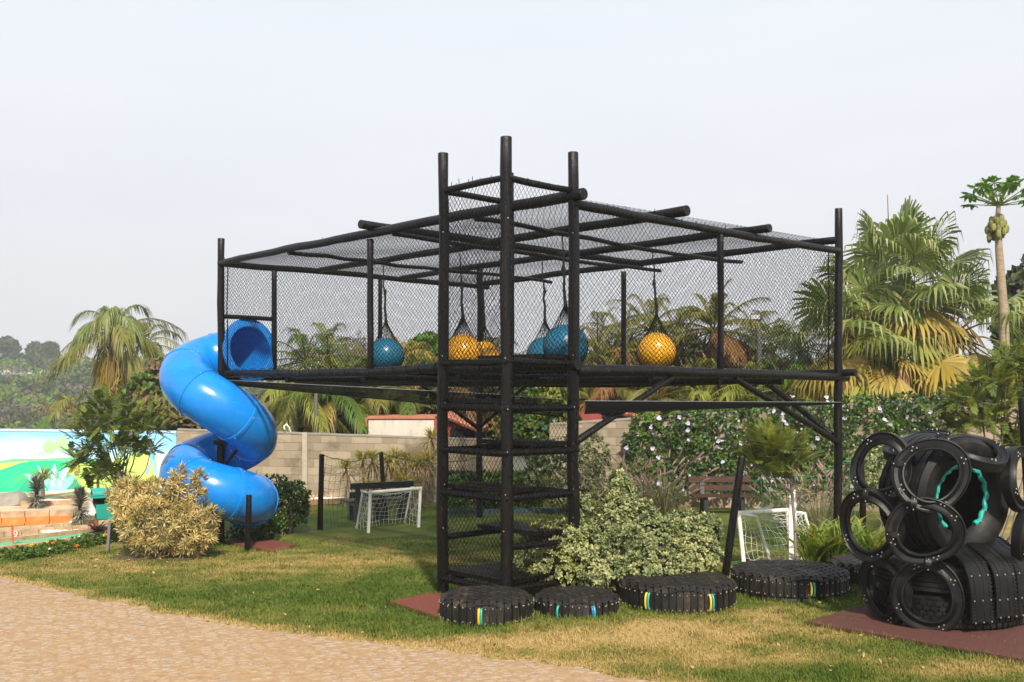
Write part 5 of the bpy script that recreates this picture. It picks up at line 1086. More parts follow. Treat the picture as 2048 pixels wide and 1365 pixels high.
# --- grasses and strappy plants
def blades(mb, base, n, L, w, el0, el1, m=0, r=RNG, curl=.6, rad=.1, seg=5):
    az = r.random(n)*2*PI; el_ = el0+(el1-el0)*r.random(n); l_ = L*(.6+.6*r.random(n)); o_ = np.stack([np.cos(az), np.sin(az), np.zeros(n)], 1)
    b_ = base+o_*(rad*r.random(n))[:, None]; t = np.linspace(0, 1, seg); sd_ = np.stack([-np.sin(az), np.cos(az), np.zeros(n)], 1)
    hx = np.cos(el_)[:, None]*t+curl*.45*t**2.2*np.sin(el_)[:, None]; hz_ = np.sin(el_)[:, None]*t-curl*.62*t**2.4
    pts = b_[:, None]+l_[:, None, None]*(hx[..., None]*o_[:, None]+hz_[..., None]*UPZ); wd = w*np.array([.6, 1, .95, .7, .08])[:seg] if seg == 5 else w*np.linspace(1, .1, seg)
    V2 = np.stack([pts-sd_[:, None]*wd[None, :, None]/2, pts+sd_[:, None]*wd[None, :, None]/2], 2).reshape(-1, 3); q = (np.arange(n)*seg*2)[:, None]+np.arange(seg-1)[None]*2
    mb.add(V2, np.stack([q, q+1, q+3, q+2], -1).reshape(-1, 4), m); return pts[:, -1], nrm(pts[:, -1]-pts[:, -2])
def grass_clump(label, px, Y, H, nb_, npl, rad):
    b_ = onlawn(px, Y); t = thing('fountain_grass', label, 'ornamental grass', b_, 'fountain grasses'); mb = MB(); blades(mb, b_, nb_, H*.85, .010, .9, 1.5, 0, curl=.5, rad=rad); mb.build('blades', leafmat('grass_blade', [(.09, .11, .025), (.15, .16, .05), (.22, .19, .08)], .3), t, smooth=False)
    mb = MB(); e, d_ = blades(mb, b_, npl, H, .006, 1.0, 1.5, 0, curl=.3, rad=rad)
    for p_, q_ in zip(e, d_):
        s = np.linspace(0, 1, 6); cv = p_-q_*.05+np.outer(s*.26, q_)-np.outer(.05*s**2, UPZ); mb.tube(cv, np.array([.005, .015, .018, .016, .011, .003]), 5, 0)
        n = 26; f = RNG.random(n); rd_ = rdir(n); mb.leaves(DI_T*A_(.35, 1, 1), DI_F, p_-q_*.05+np.outer(f*.2, q_), nrm(q_+rd_*.8), rd_+.01, .045, 0)
    mb.build('plumes', TANP, t, smooth=False)
for lab, px, Y, H in (('tan fountain grass just left of the brown bench', 1328, 22.3, 1.5), ('tan fountain grass behind the top of the pale edged bush', 1290, 22.6, 1.5), ('leftmost fountain grass, beside the grey green bush', 1238, 22.8, 1.35), ('fountain grass right of the brown bench, behind the feathery shrub', 1580, 20.5, 1.4), ('tall fountain grass behind the green net, left of the cage post', 1640, 19.8, 1.5), ('fountain grass behind the cage post at the green net', 1690, 20.2, 1.4)): grass_clump(lab, px, Y, H, 200, 42, .26)
LILY = leafmat('strap_leaf', [(.06, .12, .014), (.13, .2, .024), (.22, .27, .045), (.34, .30, .05)], .35, .4, .4)
for lab, px, Y in (('strap-leaved plant clump closest behind the widest tyre seat, right of the white stake', 1640, 15.3), ('strap-leaved clump in the middle of the row behind the last tyre seat', 1680, 15.4), ('strap-leaved clump seen through the lowest left tyre rings', 1735, 15.5), ('strap-leaved clump a little behind, under the green net', 1700, 16.6)):
    b_ = onlawn(px, Y); t = thing('strap_leaf_plant', lab, 'plant', b_, 'strap-leaved plants behind the tyre seats'); mb = MB()
    for _ in range(6): blades(mb, b_+A_(RNG.normal(0, .16), RNG.normal(0, .12), 0), 22, .98, .046, 1.0, 1.52, 0, curl=.62, rad=.05)
    mb.build('leaves', LILY, t, smooth=False)
DRAC = leafmat('dracaena_leaf', [(.36, .31, .06), (.48, .40, .09), (.30, .29, .06), (.52, .36, .12)], .35); DRACS = leafmat('dracaena_dry', [(.30, .19, .09), (.38, .25, .12), (.22, .14, .06)], .2)
for i, (px, py, Y) in enumerate(((692, 930, 25.6), (724, 915, 25.7), (746, 912, 25.8), (776, 918, 25.6), (792, 908, 25.7), (812, 915, 25.8), (833, 925, 25.5), (852, 912, 25.6), (745, 968, 25.2), (800, 955, 25.3), (863, 870, 25.9), (820, 965, 25.1))):
    c = P(px, py, Y); b_ = A_(c[0]+RNG.normal(0, .06), Y, float(g(c[0], Y)))
    names = ('first dracaena from the left, behind the black net post', 'second dracaena from the left along the wall', 'third dracaena from the left, left of the leaning net post', 'fourth dracaena from the left, right behind the leaning net post', 'fifth dracaena from the left, slightly taller than its neighbours', 'sixth dracaena from the left, above the back of the black bench', 'seventh dracaena from the left, above the white goal', 'eighth dracaena, beside the tower\'s left post', 'short dracaena low behind the bench\'s left half', 'short dracaena low behind the middle of the bench', 'tallest dracaena, bare stem topped by a tuft above the wall', 'short dracaena low behind the right end of the bench')
    t = thing('dracaena', names[i], 'dracaena', b_, 'dracaenas along the block wall'); mb = MB(); blades(mb, c-A_(0, 0, .1), 90, .56, .026, .1, 1.5, 0, curl=.85, rad=.03); blades(mb, c-A_(0, 0, .16), 30, .6, .026, -1.1, .2, 1, curl=.7, rad=.03); mb.build('leaves', [DRAC, DRACS], t, smooth=False)
    MB().tube(np.array([b_, (b_+c)/2+A_(RNG.normal(0, .03), 0, 0), c]), [.035, .03, .026], 6).build('stem', GBARK, t)
SPIK = leafmat('spiky_grey_leaf', [(.09, .085, .065), (.18, .17, .13), (.32, .30, .22)], .1); 
for lab, px, pb, Y in (('bristly columnar plant on the terrace near the left edge', 73, 1019, 22.9), ('bristly columnar plant behind the white funnel', 160, 1046, 21.4)):
    b_ = P(px, pb, Y); t = thing('spiky_plant', lab, 'succulent', b_, 'bristly columnar plants'); mb = MB(); H = .62
    hgt = RNG.random(620); az = RNG.random(620)*2*PI; pos = b_+A_(0, 0, .06)+np.outer(hgt*H*.82, UPZ); el_ = (-.8+1.9*hgt)[:, None]; dd = np.stack([np.cos(az), np.sin(az), np.zeros(620)], 1)*np.cos(el_)+UPZ*np.sin(el_)
    mb.leaves(LN_T*A_(.42, 1, 1), OV_F, pos, dd, UPZ+RNG.normal(0, .1, (620, 3)), .21+.06*RNG.random(620), 0); k = hgt < .22; mb.leaves(LN_T*A_(.4, 1, 1), OV_F, pos[k], dd[k]-UPZ*.5, UPZ+RNG.normal(0, .1, (k.sum(), 3)), .26, 1)
    mb.build('leaves', [SPIK, STRAW], t, smooth=False); MB().tube(np.array([b_-A_(0, 0, .1), b_+A_(0, 0, H*.8)]), .035, 6).build('stem', BARK, t)
PONY = leafmat('ponytail_leaf', [(.12, .17, .03), (.2, .24, .05), (.28, .25, .08)], .25)
for lab, px, py, Y in (('drooping ponytail plant against the painted agave leaves', 86, 962, 26.5), ('drooping ponytail plant between the teal hut and the mural', 196, 960, 26.0)):
    c = P(px, py, Y); b_ = A_(c[0], Y, -.3); t = thing('ponytail_palm', lab, 'plant', b_, 'ponytail plants by the mural'); mb = MB(); blades(mb, c, 110, .95, .02, .5, 1.45, 0, curl=1.25, rad=.03); mb.build('leaves', PONY, t, smooth=False); MB().tube(np.array([b_, c]), [.06, .03], 6).build('stem', GBARK, t)
c = gp(200, 1068); t = thing('rosette_plant', 'reddish rosette plant among white pebbles beside the metal stake', 'plant', c); mb = MB(); blades(mb, c+A_(-.05, 0, .04), 46, .3, .05, .2, 1.4, 0, curl=.4, rad=.05); blades(mb, c+A_(.22, .1, .04), 46, .32, .05, .2, 1.4, 1, curl=.4, rad=.05); mb.build('leaves', [leafmat('red_rosette', [(.13, .025, .025), (.22, .06, .045), (.15, .10, .03)], .2), DKGREEN], t, smooth=False)
c = P(505, 945, 24.2); t = thing('agave', 'grey green spiky agave between the slide and the block wall', 'agave', A_(c[0], 24.2, -.3)); mb = MB(); blades(mb, A_(c[0], 24.2, .10), 60, .62, .06, .25, 1.5, 0, curl=.15, rad=.05); mb.build('leaves', leafmat('agave_leaf', [(.12, .16, .09), (.2, .24, .13), (.15, .2, .09)], .1), t, smooth=False); MB().tube(np.array([A_(c[0], 24.2, -.4), A_(c[0], 24.2, .15)]), .07, 6).build('stem', BARK, t)
for lab, px, py, Y in (('bright strappy plants at the foot of the mural\'s white end', 292, 972, 23.5), ('bright strappy plants behind the round shrub', 540, 985, 22.5)):
    b_ = P(px, py, Y); t = thing('croton_bed', lab, 'plant', A_(b_[0], Y, -.3)); mb = MB()
    for _ in range(12): blades(mb, A_(b_[0]+RNG.normal(0, .26), Y+RNG.normal(0, .12), -.25+.3*RNG.random()), 16, .5, .05, .5, 1.5, 0, curl=.5, rad=.04)
    mb.build('leaves', YGRN, t, smooth=False)
# marigold border in front of the nearest lane
for i, (px, py) in enumerate(((18, 1122), (46, 1118), (70, 1115), (97, 1108), (125, 1104), (150, 1097), (176, 1092), (202, 1089), (226, 1083))):
    b_ = gp(px, py); fl_ = ((.62, .16, .01), (.70, .42, .015), (.72, .70, .55))[i % 3]; nm_ = ('orange', 'yellow', 'white')[i % 3]
    wh = ('at the left edge of the border', 'near the border\'s left end', 'under the red golf flag\'s right side', 'at the third point of the border', 'at the middle of the border', 'just past the middle of the border', 'well right in the border', 'left of the grey metal stake', 'right behind the grey metal stake')[i]
    t = thing('marigold_plant', f'low {nm_} flowered marigold plant {wh}', 'flower', b_, 'marigolds along the golf lane'); lb = [(b_+A_(RNG.normal(0, .05), 0, .09), A_(.22, .12, .10))]
    p, d = lobe_points(lb, 90, .3); mb = MB(); rosettes(mb, p, nrm(d+UPZ*.5), 6, .055, .2, 1.5); n = 3; pf = lb[0][0]+A_(.2, .1, .07)*RNG.normal(0, .6, (n, 3))+A_(0, -.03, .06); rosettes(mb, pf, nrm(RNG.normal(0, .3, (n, 3))+A_(0, -.7, .8)), 14, .034, .7, 1.5, DI_T*A_(1.5, 1, 1), DI_F, 1); mb.build('blooms_and_leaves', [MIDG, leafmat('petal_'+nm_, [tuple(A_(*fl_)*.8), fl_], .2)], t, smooth=False)
# ================================================================ land beyond the walls, wood on the far slope
def hill_z(x, y):
    k = x/np.maximum(y, 1)*FPX+CX                        # bearing
    side = .42+.58*(1-ss(250, 760, k)); base = -.45-13*ss(36, 95, y)
    up = 20.5*ss(100, 330, y)*side; return base+up*(1-.4*ss(380, 800, y))+1.5*np.sin(x*.021+y*.013)*ss(80, 200, y)
ys = np.concatenate([np.arange(31, 100, 4), np.arange(100, 520, 10), np.arange(520, 1900, 60)]); xs = np.arange(-900, 901, 12.)
SLOPE = noisy('dry_scrub_slope', [(.3, (.03, .04, .014)), (.55, (.07, .065, .03)), (.75, (.13, .10, .055))], .08, .95, .3, bscale=1.2)
tag(sheet(xs, ys, hill_z).build('hillside', SLOPE), kind='structure')
MATF = [leafmat('far_crown_'+n, c, .15, .8, .1) for n, c in (('green', [(.045, .07, .02), (.08, .11, .03), (.12, .145, .042)]), ('dark', [(.03, .045, .018), (.055, .07, .026), (.08, .09, .036)]), ('bright', [(.10, .17, .025), (.16, .22, .035)]), ('brown', [(.15, .095, .06), (.22, .145, .09), (.11, .075, .045)]), ('grey', [(.12, .11, .08), (.17, .15, .11)]), ('blueish', [(.04, .08, .04), (.065, .11, .055)]))]
rw = np.random.default_rng(5); mb = MB(); cnt = 0
for _ in range(2600):
    y = 1/(1/84+(1/370-1/84)*rw.random()**1.25); k = rw.uniform(-260, 1350); x = (k-CX)/FPX*y
    if k > 420 and rw.random() < .55: continue
    z = float(hill_z(x, y)); R_ = rw.uniform(2.2, 4.6); far = ss(95, 230, y)
    py = HY-(z-EYE)*FPX/y
    if py > 925: continue
    pr = np.array([.30, .16, .08+.05*far, .34*(1-far)+.14, .10, .05+.14*far]); mi = int(rw.choice(6, p=pr/pr.sum())); bare = mi in (3, 4) and rw.random() < .6
    n = int((170 if bare else 300)*np.clip(150/y, .5, 1.2)); d = rdir(n, rw); d[:, 2] = np.abs(d[:, 2])*1.0-.25; lump = 1+.35*np.sin(d[:, 0]*5+R_*9)*np.sin(d[:, 1]*6+R_*5)*np.cos(d[:, 2]*5)
    c = A_(x, y, z+R_*.8); p = c+d*R_*A_(1.1, 1.1, .85)*(lump*(.62+.42*rw.random(n)))[:, None]
    s_ = (.28 if bare else .5)*(.7+.7*rw.random(n))*np.clip(y/140, .75, 1.7); mb.leaves(DI_T*A_(1.5 if not bare else .5, 1, 1), DI_F, p, nrm(d+rdir(n, rw)*.9), nrm(rdir(n, rw)+.01), s_, mi); cnt += 1
    if bare or rw.random() < .15: 
        for q in p[:6 if bare else 1]: mb.tube(np.array([A_(x, y, z-.5), (A_(x, y, z+R_*.4)+q)/2, q]), np.array([.14, .07, .03]), 3, 6, cap=False)
tag(mb.build('far_wood', MATF+[GBARK], smooth=False), 'hazy mixed wood of green and leafless brown trees on the far slope', None, None, 'stuff')
def crown_tree(name, label, cat, base, crowns, mats, n, L, trunk_r, group=None, bark=GBARK, k=6, nb=10, T=DI_T*A_(1.4, 1, 1), F=DI_F, inner=.5):
    t = thing(name, label, cat, base, group); p, d = lobe_points(crowns, n, inner); mb = MB(); vn = vnoise(p[:, 0]+p[:, 1]*.5, p[:, 2]*1.2, 1.5/np.mean([q[1][0] for q in crowns]), 9)+.25*RNG.random(len(p)); rk = np.argsort(np.argsort(vn))/len(vn)
    for i in range(len(mats)):
        s_ = (rk >= i/len(mats)) & (rk < (i+1)/len(mats)); rosettes(mb, p[s_], d[s_], k, L, .3, 1.6, T, F, i)
    mb.build('crown', mats, t, smooth=False); b2 = MB(); branches(b2, np.asarray(base, float), p[RNG.choice(len(p), nb)], trunk_r, trunk_r*.2, 0, trunk_r*.3); b2.build('trunk', bark, t); return t
def far_base(px, Y): x = (px-CX)/FPX*Y; return A_(x, Y, float(hill_z(A_(x), A_(Y))[0])-.3)
for lab, px, Yf, lb in (('tall round hazy tree on the skyline at the far left', 16, 330, ((16, 690, 14, 10), (8, 696, 9, 8), (24, 700, 10, 7))), ('broad hazy tree on the skyline between two others', 75, 330, ((75, 702, 15, 12), (87, 708, 9, 9), (64, 709, 9, 8))), ('thin upright hazy tree on the skyline beside the palm fronds', 103, 330, ((97, 702, 4, 11), (105, 699, 5, 10), (108, 706, 4, 8)))):
    c = lb[0]; crown_tree('skyline_tree', lab, 'tree', far_base(c[0], Yf), [lobe(*q, Yf) for q in lb], [MATF[1], MATF[5]], 260, 1.5, .5, 'hazy trees on the skyline', nb=7)
# feather palms
PALMT = noisy('palm_trunk', [(.3, (.10, .07, .045)), (.6, (.19, .13, .085)), (.8, (.26, .2, .14))], 6, .9, .5, stretch=(1, 1, 5))
def feather_palm(label, px, pyc, Y, n, L, mats, mix, el=(-.35, 1.35), droop=.42, ll=.42, lw=.035, nl=34, hang=.6, tr=.12, zb=-.4, name='feather_palm', group='feather palms beyond the wall', azr=(0, 2*PI), dead=0, lean=0, fibre=None, ang=.85, seed=None):
    c = P(px, pyc, Y); b_ = A_(c[0]+lean, Y, zb); t = thing(name, label, 'palm', b_, group); mb = MB(); cs_ = np.cumsum(mix); r = RNG
    els = np.linspace(el[1], el[0], n)
    for i, e in enumerate(els):
        az = azr[0]+(azr[1]-azr[0])*((i*.381966) % 1)+r.normal(0, .15); mi = int(np.searchsorted(cs_, min(.999, max(0, (i/n)*.75+.25*r.random()))))
        dr = droop*(.8+.5*r.random())*(1.0 if e > 0 else .7); frond(mb, c+sph(az, e)*.08, sph(az, e), L*(.8+.35*r.random()), nl, ll, lw, dr, min(mi, len(mats)-1), ang, hang, mr=len(mats), rr=.025, fold=.2)
    mb.build('crown', mats+[OLIVE], t, smooth=False); k = MB(); s = np.linspace(0, 1, 10)[:, None]; pts = b_+(c-b_)*s; k.tube(pts, tr*(1.15-.25*s[:, 0]+.03*np.sin(s[:, 0]*40)), 9); k.build('trunk', PALMT, t)
    if fibre: 
        q = MB(); 
        for _ in range(110): a = r.random()*2*PI; p0 = P(fibre[0], fibre[1], Y)+A_(math.cos(a), math.sin(a), 0)*.1+A_(0, 0, r.normal(-.05, .22)); q.tube(np.array([p0, p0+A_(math.cos(a)*.45*r.random(), -.15+math.sin(a)*.4, .12), p0+A_(math.cos(a)*.75*r.random(), -.2+math.sin(a)*.6, -.55-.5*r.random()), p0+A_(math.cos(a)*.8*r.random(), -.2+math.sin(a)*.6, -1.0-.5*r.random())]), .018, 3)
        q.build('fruit_stalks', GOLDF, t, smooth=False)
    return t
feather_palm('tall palm with a bright trunk and drooping fronds, left of the slide', 229, 664, 42, 19, 2.75, [FANG, OLIVE], [.45, .55], (-.3, 1.45), .66, .9, .036, 56, 1.25, .24, -3, fibre=(231, 726), ang=.65)
feather_palm('palm half hidden behind the tall left palm, its fronds arching right', 292, 690, 47, 11, 2.7, [OLIVE, FANG], [.5, .5], (-.2, 1.3), .6, .7, .035, 40, 1.0, .18, -4)
feather_palm('low palm frond clump above the mural beside the feathery tree', 145, 815, 36, 8, 1.9, [OLIVE, MIDG], [.6, .4], (-.1, 1.0), .6, .5, .035, 30, .9, .08, -2)
feather_palm('small palm with a yellow stem above the white end of the mural', 342, 815, 33, 9, 1.3, [OLIVE, YGRN], [.6, .4], (-.5, 1.2), .6, .4, .03, 26, .9, .07)
L_ = [  # px, py of crown, Y, fronds, length, mats, mix, text
 (612, 725, 31.5, 13, 1.9, [MIDG, YGRN], [.6, .4], 'palm with long green drooping fronds just right of the slide mouth'),
 (655, 720, 33, 13, 1.9, [OLIVE, YGRN], [.5, .5], 'palm with pale arching fronds between the slide and the first cage post'),
 (590, 785, 30, 12, 1.6, [YGRN, OLIVE, GOLDF], [.55, .3, .15], 'low palm with yellow hanging fronds over the wall right of the slide'),
 (668, 790, 30, 12, 1.7, [YGRN, MIDG, GOLDF], [.4, .35, .25], 'low palm with golden hanging fronds behind the grey pole'),
 (735, 785, 31, 13, 1.8, [MIDG, OLIVE, YGRN], [.5, .3, .2], 'green palm left above the plaster building'),
 (805, 728, 33, 13, 1.5, [GOLDF, YGRN, RUSTF], [.5, .3, .2], 'golden palm right of the lone blue ball'),
 (825, 790, 31.5, 13, 1.8, [OLIVE, MIDG, RUSTF], [.5, .3, .2], 'olive palm behind the plaster building'),
 (905, 775, 32.5, 12, 1.8, [OLIVE, RUSTF, YGRN], [.4, .4, .2], 'brown and green palm seen through the tower above the small red house'),
 (985, 735, 34, 12, 1.8, [OLIVE, MIDG], [.6, .4], 'olive palm behind the middle tower post'),
 (1195, 722, 33, 15, 2.1, [OLIVE, RUSTF], [.6, .4], 'olive palm right of the nearer blue ball'),
 (1243, 705, 34, 14, 2.1, [OLIVE, RUSTF], [.7, .3], 'olive palm left of the thin cage post behind the yellow ball'),
 (1300, 672, 35, 15, 2.1, [OLIVE, YGRN, RUSTF], [.5, .3, .2], 'tall olive palm right above the right-hand yellow ball'),
 (1352, 690, 34.5, 14, 2.0, [OLIVE, RUSTF], [.5, .5], 'brown tipped palm right of the right-hand yellow ball'),
 (1508, 690, 40, 14, 2.1, [OLIVE, DKGREEN], [.5, .5], 'dark palm behind the floodlight'),
 (1545, 700, 41, 12, 1.8, [DKGREEN, OLIVE], [.5, .5], 'dark palm just right of the floodlight'),
 (1600, 715, 35, 14, 1.8, [OLIVE, DKGREEN], [.4, .6], 'dark palm close behind the left edge of the fan palms'),
 (1570, 790, 30.5, 15, 1.9, [BRIGHT, YGRN], [.6, .4], 'bright green young palm under the right end of the deck'),
 (1490, 800, 30, 14, 1.7, [YGRN, MIDG], [.6, .4], 'yellow green palm above the flowering creeper, under the right brace'),
 (1405, 810, 29.5, 14, 1.7, [YGRN, MIDG, GOLDF], [.5, .3, .2], 'yellow green palm above the middle of the flowering creeper'),
 (1310, 800, 30, 14, 1.8, [MIDG, OLIVE, GOLDF], [.4, .4, .2], 'green palm with golden fronds above the left part of the flowering creeper'),
 (1235, 780, 31, 13, 1.8, [OLIVE, RUSTF], [.5, .5], 'browning palm above the red house with the tiled roof end'),
 (1180, 800, 31, 12, 1.6, [OLIVE, YGRN], [.6, .4], 'low palm directly right of the tower\'s right post'),
 (1630, 800, 30.5, 13, 1.6, [YGRN, MIDG], [.6, .4], 'yellow green palm at the foot of the fan palms, left side'),
]
for px, py, Y, n, L, ms, mx_, txt in L_: feather_palm(txt, px, py-(14 if px > 1150 and py < 730 else 0), Y, n+4, L*1.12, ms, mx_, (-.55, 1.4), .48, .56, .019, 44, 1.0, .08, ang=.8)
feather_palm('tall palm with orange lower fronds and a bright crownshaft, right of the thin cage post', 1427, 664, 32, 18, 2.1, [OLIVE, OLIVE, RUSTF], [.5, .25, .25], (-.25, 1.4), .42, .62, .034, 48, .8, .12)
# leafy trees behind
Y = 36; crown_tree('leafy_tree', 'bright green round leafy tree behind the cage, right of the lone blue ball', 'tree', A_(*P(855, 800, Y)[:2], -.6), [lobe(*q, Y) for q in ((850, 705, 30, 26), (872, 715, 26, 24), (835, 722, 22, 22), (862, 690, 20, 16))], [MIDG, BRIGHT], 420, .26, .12)
Y = 28.3; crown_tree('leafy_tree', 'broad green leafy tree behind the tower, over the block wall', 'tree', A_(*P(1085, 900, Y)[:2], -.4), [lobe(*q, Y) for q in ((1060, 825, 40, 50), (1100, 815, 44, 46), (1080, 870, 56, 40), (1130, 850, 26, 44), (1030, 850, 26, 40), (1060, 790, 26, 24))], [DKGREEN, MIDG, FEA1, YGRN], 1100, .17, .10, bark=BARK)
Y = 34; crown_tree('tangled_tree', 'tangled olive and brown tree left of the slide above the mural end', 'tree', A_(*P(310, 850, Y)[:2], -1.5), [lobe(*q, Y) for q in ((310, 785, 50, 44), (270, 810, 34, 34), (345, 770, 24, 34), (300, 830, 60, 30), (330, 740, 26, 22))], [OLIVE, MATF[3], FEA1], 600, .22, .10, bark=BARK, inner=.3)
for lab, px, py, Y in (('leafless grey tree in the haze, left of the lone blue ball', 712, 705, 75), ('leafless grey tree in the haze, further left behind the palms', 690, 722, 80), ('leafless brown grey tree low behind the left end of the cage', 735, 725, 78)):
    c = P(px, py, Y); b_ = far_base(px, Y); t = thing('bare_tree', lab, 'tree', b_, 'leafless trees in the haze'); mb = MB(); pts = c+rdir(120)*A_(1.6, 1.2, 1.4)*(.5+.7*RNG.random((120, 1))); branches(mb, A_(c[0], Y, c[2]-2.2), pts, .07, .016, 0, .35)
    mb.tube(np.array([b_, A_(c[0], Y, c[2]-2)]), [.25, .14], 6); mb.build('trunk', GBARK, t); k = MB(); rosettes(k, pts, rdir(120), 4, .22, .3, 1.5, DI_T*A_(.8, 1, 1), DI_F); k.build('crown', MATF[4], t, smooth=False)
Y = 38; crown_tree('conifer', 'dark dense evergreen tree at the right edge behind the papaya', 'tree', A_(*P(2050, 780, Y)[:2], -.6), [lobe(*q, Y) for q in ((2040, 600, 44, 52), (2075, 580, 50, 60), (2025, 650, 34, 50), (2070, 660, 60, 70), (2010, 600, 14, 24))], [MATF[1], DKFOL, FEA1], 900, .3, .2, bark=BARK)
Y = 33; crown_tree('broadleaf_tree', 'dark broad leaved tree at the right edge beside the papaya trunk', 'tree', A_(*P(2060, 780, Y)[:2], -.6), [lobe(*q, Y) for q in ((2050, 660, 36, 40), (2035, 700, 30, 34), (2070, 720, 40, 44))], [DKGREEN, MIDG], 260, .34, .1, bark=BARK, T=OV_T, F=OV_F)
# low growth filling the gaps between the palms
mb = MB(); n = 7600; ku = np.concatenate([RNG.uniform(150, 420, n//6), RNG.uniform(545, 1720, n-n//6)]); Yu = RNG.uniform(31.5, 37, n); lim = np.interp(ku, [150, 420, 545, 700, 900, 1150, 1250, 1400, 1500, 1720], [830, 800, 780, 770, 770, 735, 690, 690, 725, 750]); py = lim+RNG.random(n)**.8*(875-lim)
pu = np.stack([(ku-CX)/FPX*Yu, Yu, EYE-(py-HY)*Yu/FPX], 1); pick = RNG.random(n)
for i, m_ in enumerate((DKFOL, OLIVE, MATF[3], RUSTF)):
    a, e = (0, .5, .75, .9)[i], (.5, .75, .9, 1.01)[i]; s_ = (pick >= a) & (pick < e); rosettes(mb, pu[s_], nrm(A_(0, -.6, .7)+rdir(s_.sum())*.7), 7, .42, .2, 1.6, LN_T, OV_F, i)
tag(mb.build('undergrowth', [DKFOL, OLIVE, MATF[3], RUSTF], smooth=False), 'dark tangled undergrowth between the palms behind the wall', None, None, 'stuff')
# fan palms with skirts of dead leaves
def fan_palm(label, px, pyc, Y, H, ng, ny, nd, R, pet, seed, zlow):
    r = np.random.default_rng(seed); c = P(px, pyc, Y); b_ = A_(c[0], Y, -.4); t = thing('fan_palm', label, 'palm', b_, 'fan palms beyond the wall'); mb = MB(); pm = MB()
    for i in range(ng):
        e = -.2+1.5*(1-(i/ng))**1.05+r.normal(0, .07); az = i*2.39996+r.normal(0, .2); d = sph(az, e); L = pet*(.75+.4*r.random()); hub = c+d*L-UPZ*.10*L*math.cos(e); q = nrm(d-UPZ*.25); up = nrm(UPZ*math.cos(e)-A_(d[0], d[1], 0)*math.sin(e)+.2*r.normal(size=3))
        fan(mb, hub, q, up, R*(.85+.3*r.random()), 30, .30+.42*r.random()*(1.3 if e < .5 else .8), 0, 2.35, r); pm.tube(np.array([c, c+d*L*.5+UPZ*.04, hub]), np.array([.035, .024, .016]), 5)
    for i in range(ny):
        e = -.12-.55*(i/ny)+r.normal(0, .1); az = i*2.39996+1+r.normal(0, .2); d = sph(az, e); L = pet*(.65+.3*r.random()); hub = c+d*L-UPZ*.35; q = nrm(d-UPZ*.6); up = nrm(A_(d[0], d[1], 0)+UPZ*.5); fan(mb, hub, q, up, R*(.85+.25*r.random()), 26, .55, 1 if i % 3 else 2, 2.1, r); pm.tube(np.array([c, (c+hub)/2+UPZ*.05, hub]), np.array([.035, .024, .016]), 5)
    mb.build('crown', [FANG, GOLDF, YGRN], t, smooth=False); pm.build('leaf_stalks', OLIVE, t); sk = MB()
    for i in range(nd):
        f = i/nd; z = c[2]-.5-(c[2]-.5-zlow-1.0)*f+r.normal(0, .1); az = i*2.39996+r.normal(0, .3); rad = (.35+1.35*r.random())*(1-.25*f); p_ = A_(c[0]+math.cos(az)*rad, Y+math.sin(az)*rad, z); q = nrm(A_(math.cos(az)*.35, math.sin(az)*.35, -1)+r.normal(0, .15, 3)); fan(sk, p_, q, nrm(A_(math.cos(az), math.sin(az), .3)), R*(.95+.5*r.random()), 18, .5, 1 if r.random() < .22 else 0, .62, r, .5)
    sk.build('dead_leaf_skirt', [STRAW, GOLDF], t, smooth=False); MB().tube(np.array([b_, b_+(c-b_)*.5, c]), [.24, .2, .16], 9).build('trunk', PALMT, t)
fan_palm('tallest fan palm, green crown above a skirt of dead leaves', 1795, 590, 30, 4, 30, 15, 90, 1.25, 1.75, 3, -.2)
fan_palm('lower fan palm with yellow and straw leaves, left of the tallest fan palm', 1712, 682, 29.2, 3, 12, 13, 80, 1.2, 1.5, 4, -.2)
fan_palm('lower fan palm beside the papaya trunk, right of the tallest fan palm', 1905, 672, 29.3, 3, 15, 13, 84, 1.2, 1.5, 5, -.2)
k = thing('bare_flower_stalk', 'thin dry upright stalk rising out of the tallest fan palm', 'plant stalk', P(1778, 470, 30.3)); MB().tube(np.array([P(1780, 520, 30.3), P(1775, 390, 30.3)]), [.03, .012], 5).build('stalk', STRAW, k)
# papaya
Y = 27.5; c = P(1996, 438, Y); b_ = A_(P(2010, 800, Y)[0], Y, -.4); t = thing('papaya_tree', 'papaya tree with a bare pale trunk, green fruit and a leafy top', 'tree', b_)
pts = np.array([b_, P(2010, 720, Y), P(2007, 620, Y), P(1998, 500, Y), c, P(1997, 408, Y)]); MB().tube(pts, [.16, .13, .12, .095, .075, .05], 10).build('trunk', noisy('papaya_bark', [(.3, (.20, .145, .09)), (.6, (.34, .26, .17)), (.8, (.42, .34, .24))], 5, .9, .6, stretch=(1, 1, 6)), t)
mb = MB(); r_f = np.random.default_rng(4)
for i in range(34):
    a = i*2.4; h = (i/34); p_ = P(1993, 458, Y)+A_(math.cos(a)*.20*(.55+.9*h*(1-h)*2), math.sin(a)*.20, -.26+.50*h)+r_f.normal(0, .025, 3); mb.ball(p_, .07+.03*r_f.random(), 8, 0, (.85, .85, 1.35))
mb.build('fruit', leafmat('green_papaya', [(.07, .085, .02), (.14, .15, .035), (.25, .21, .05), (.10, .12, .03)], 0, .45, .5), t)
mb = MB(); pm = MB(); r = np.random.default_rng(8)
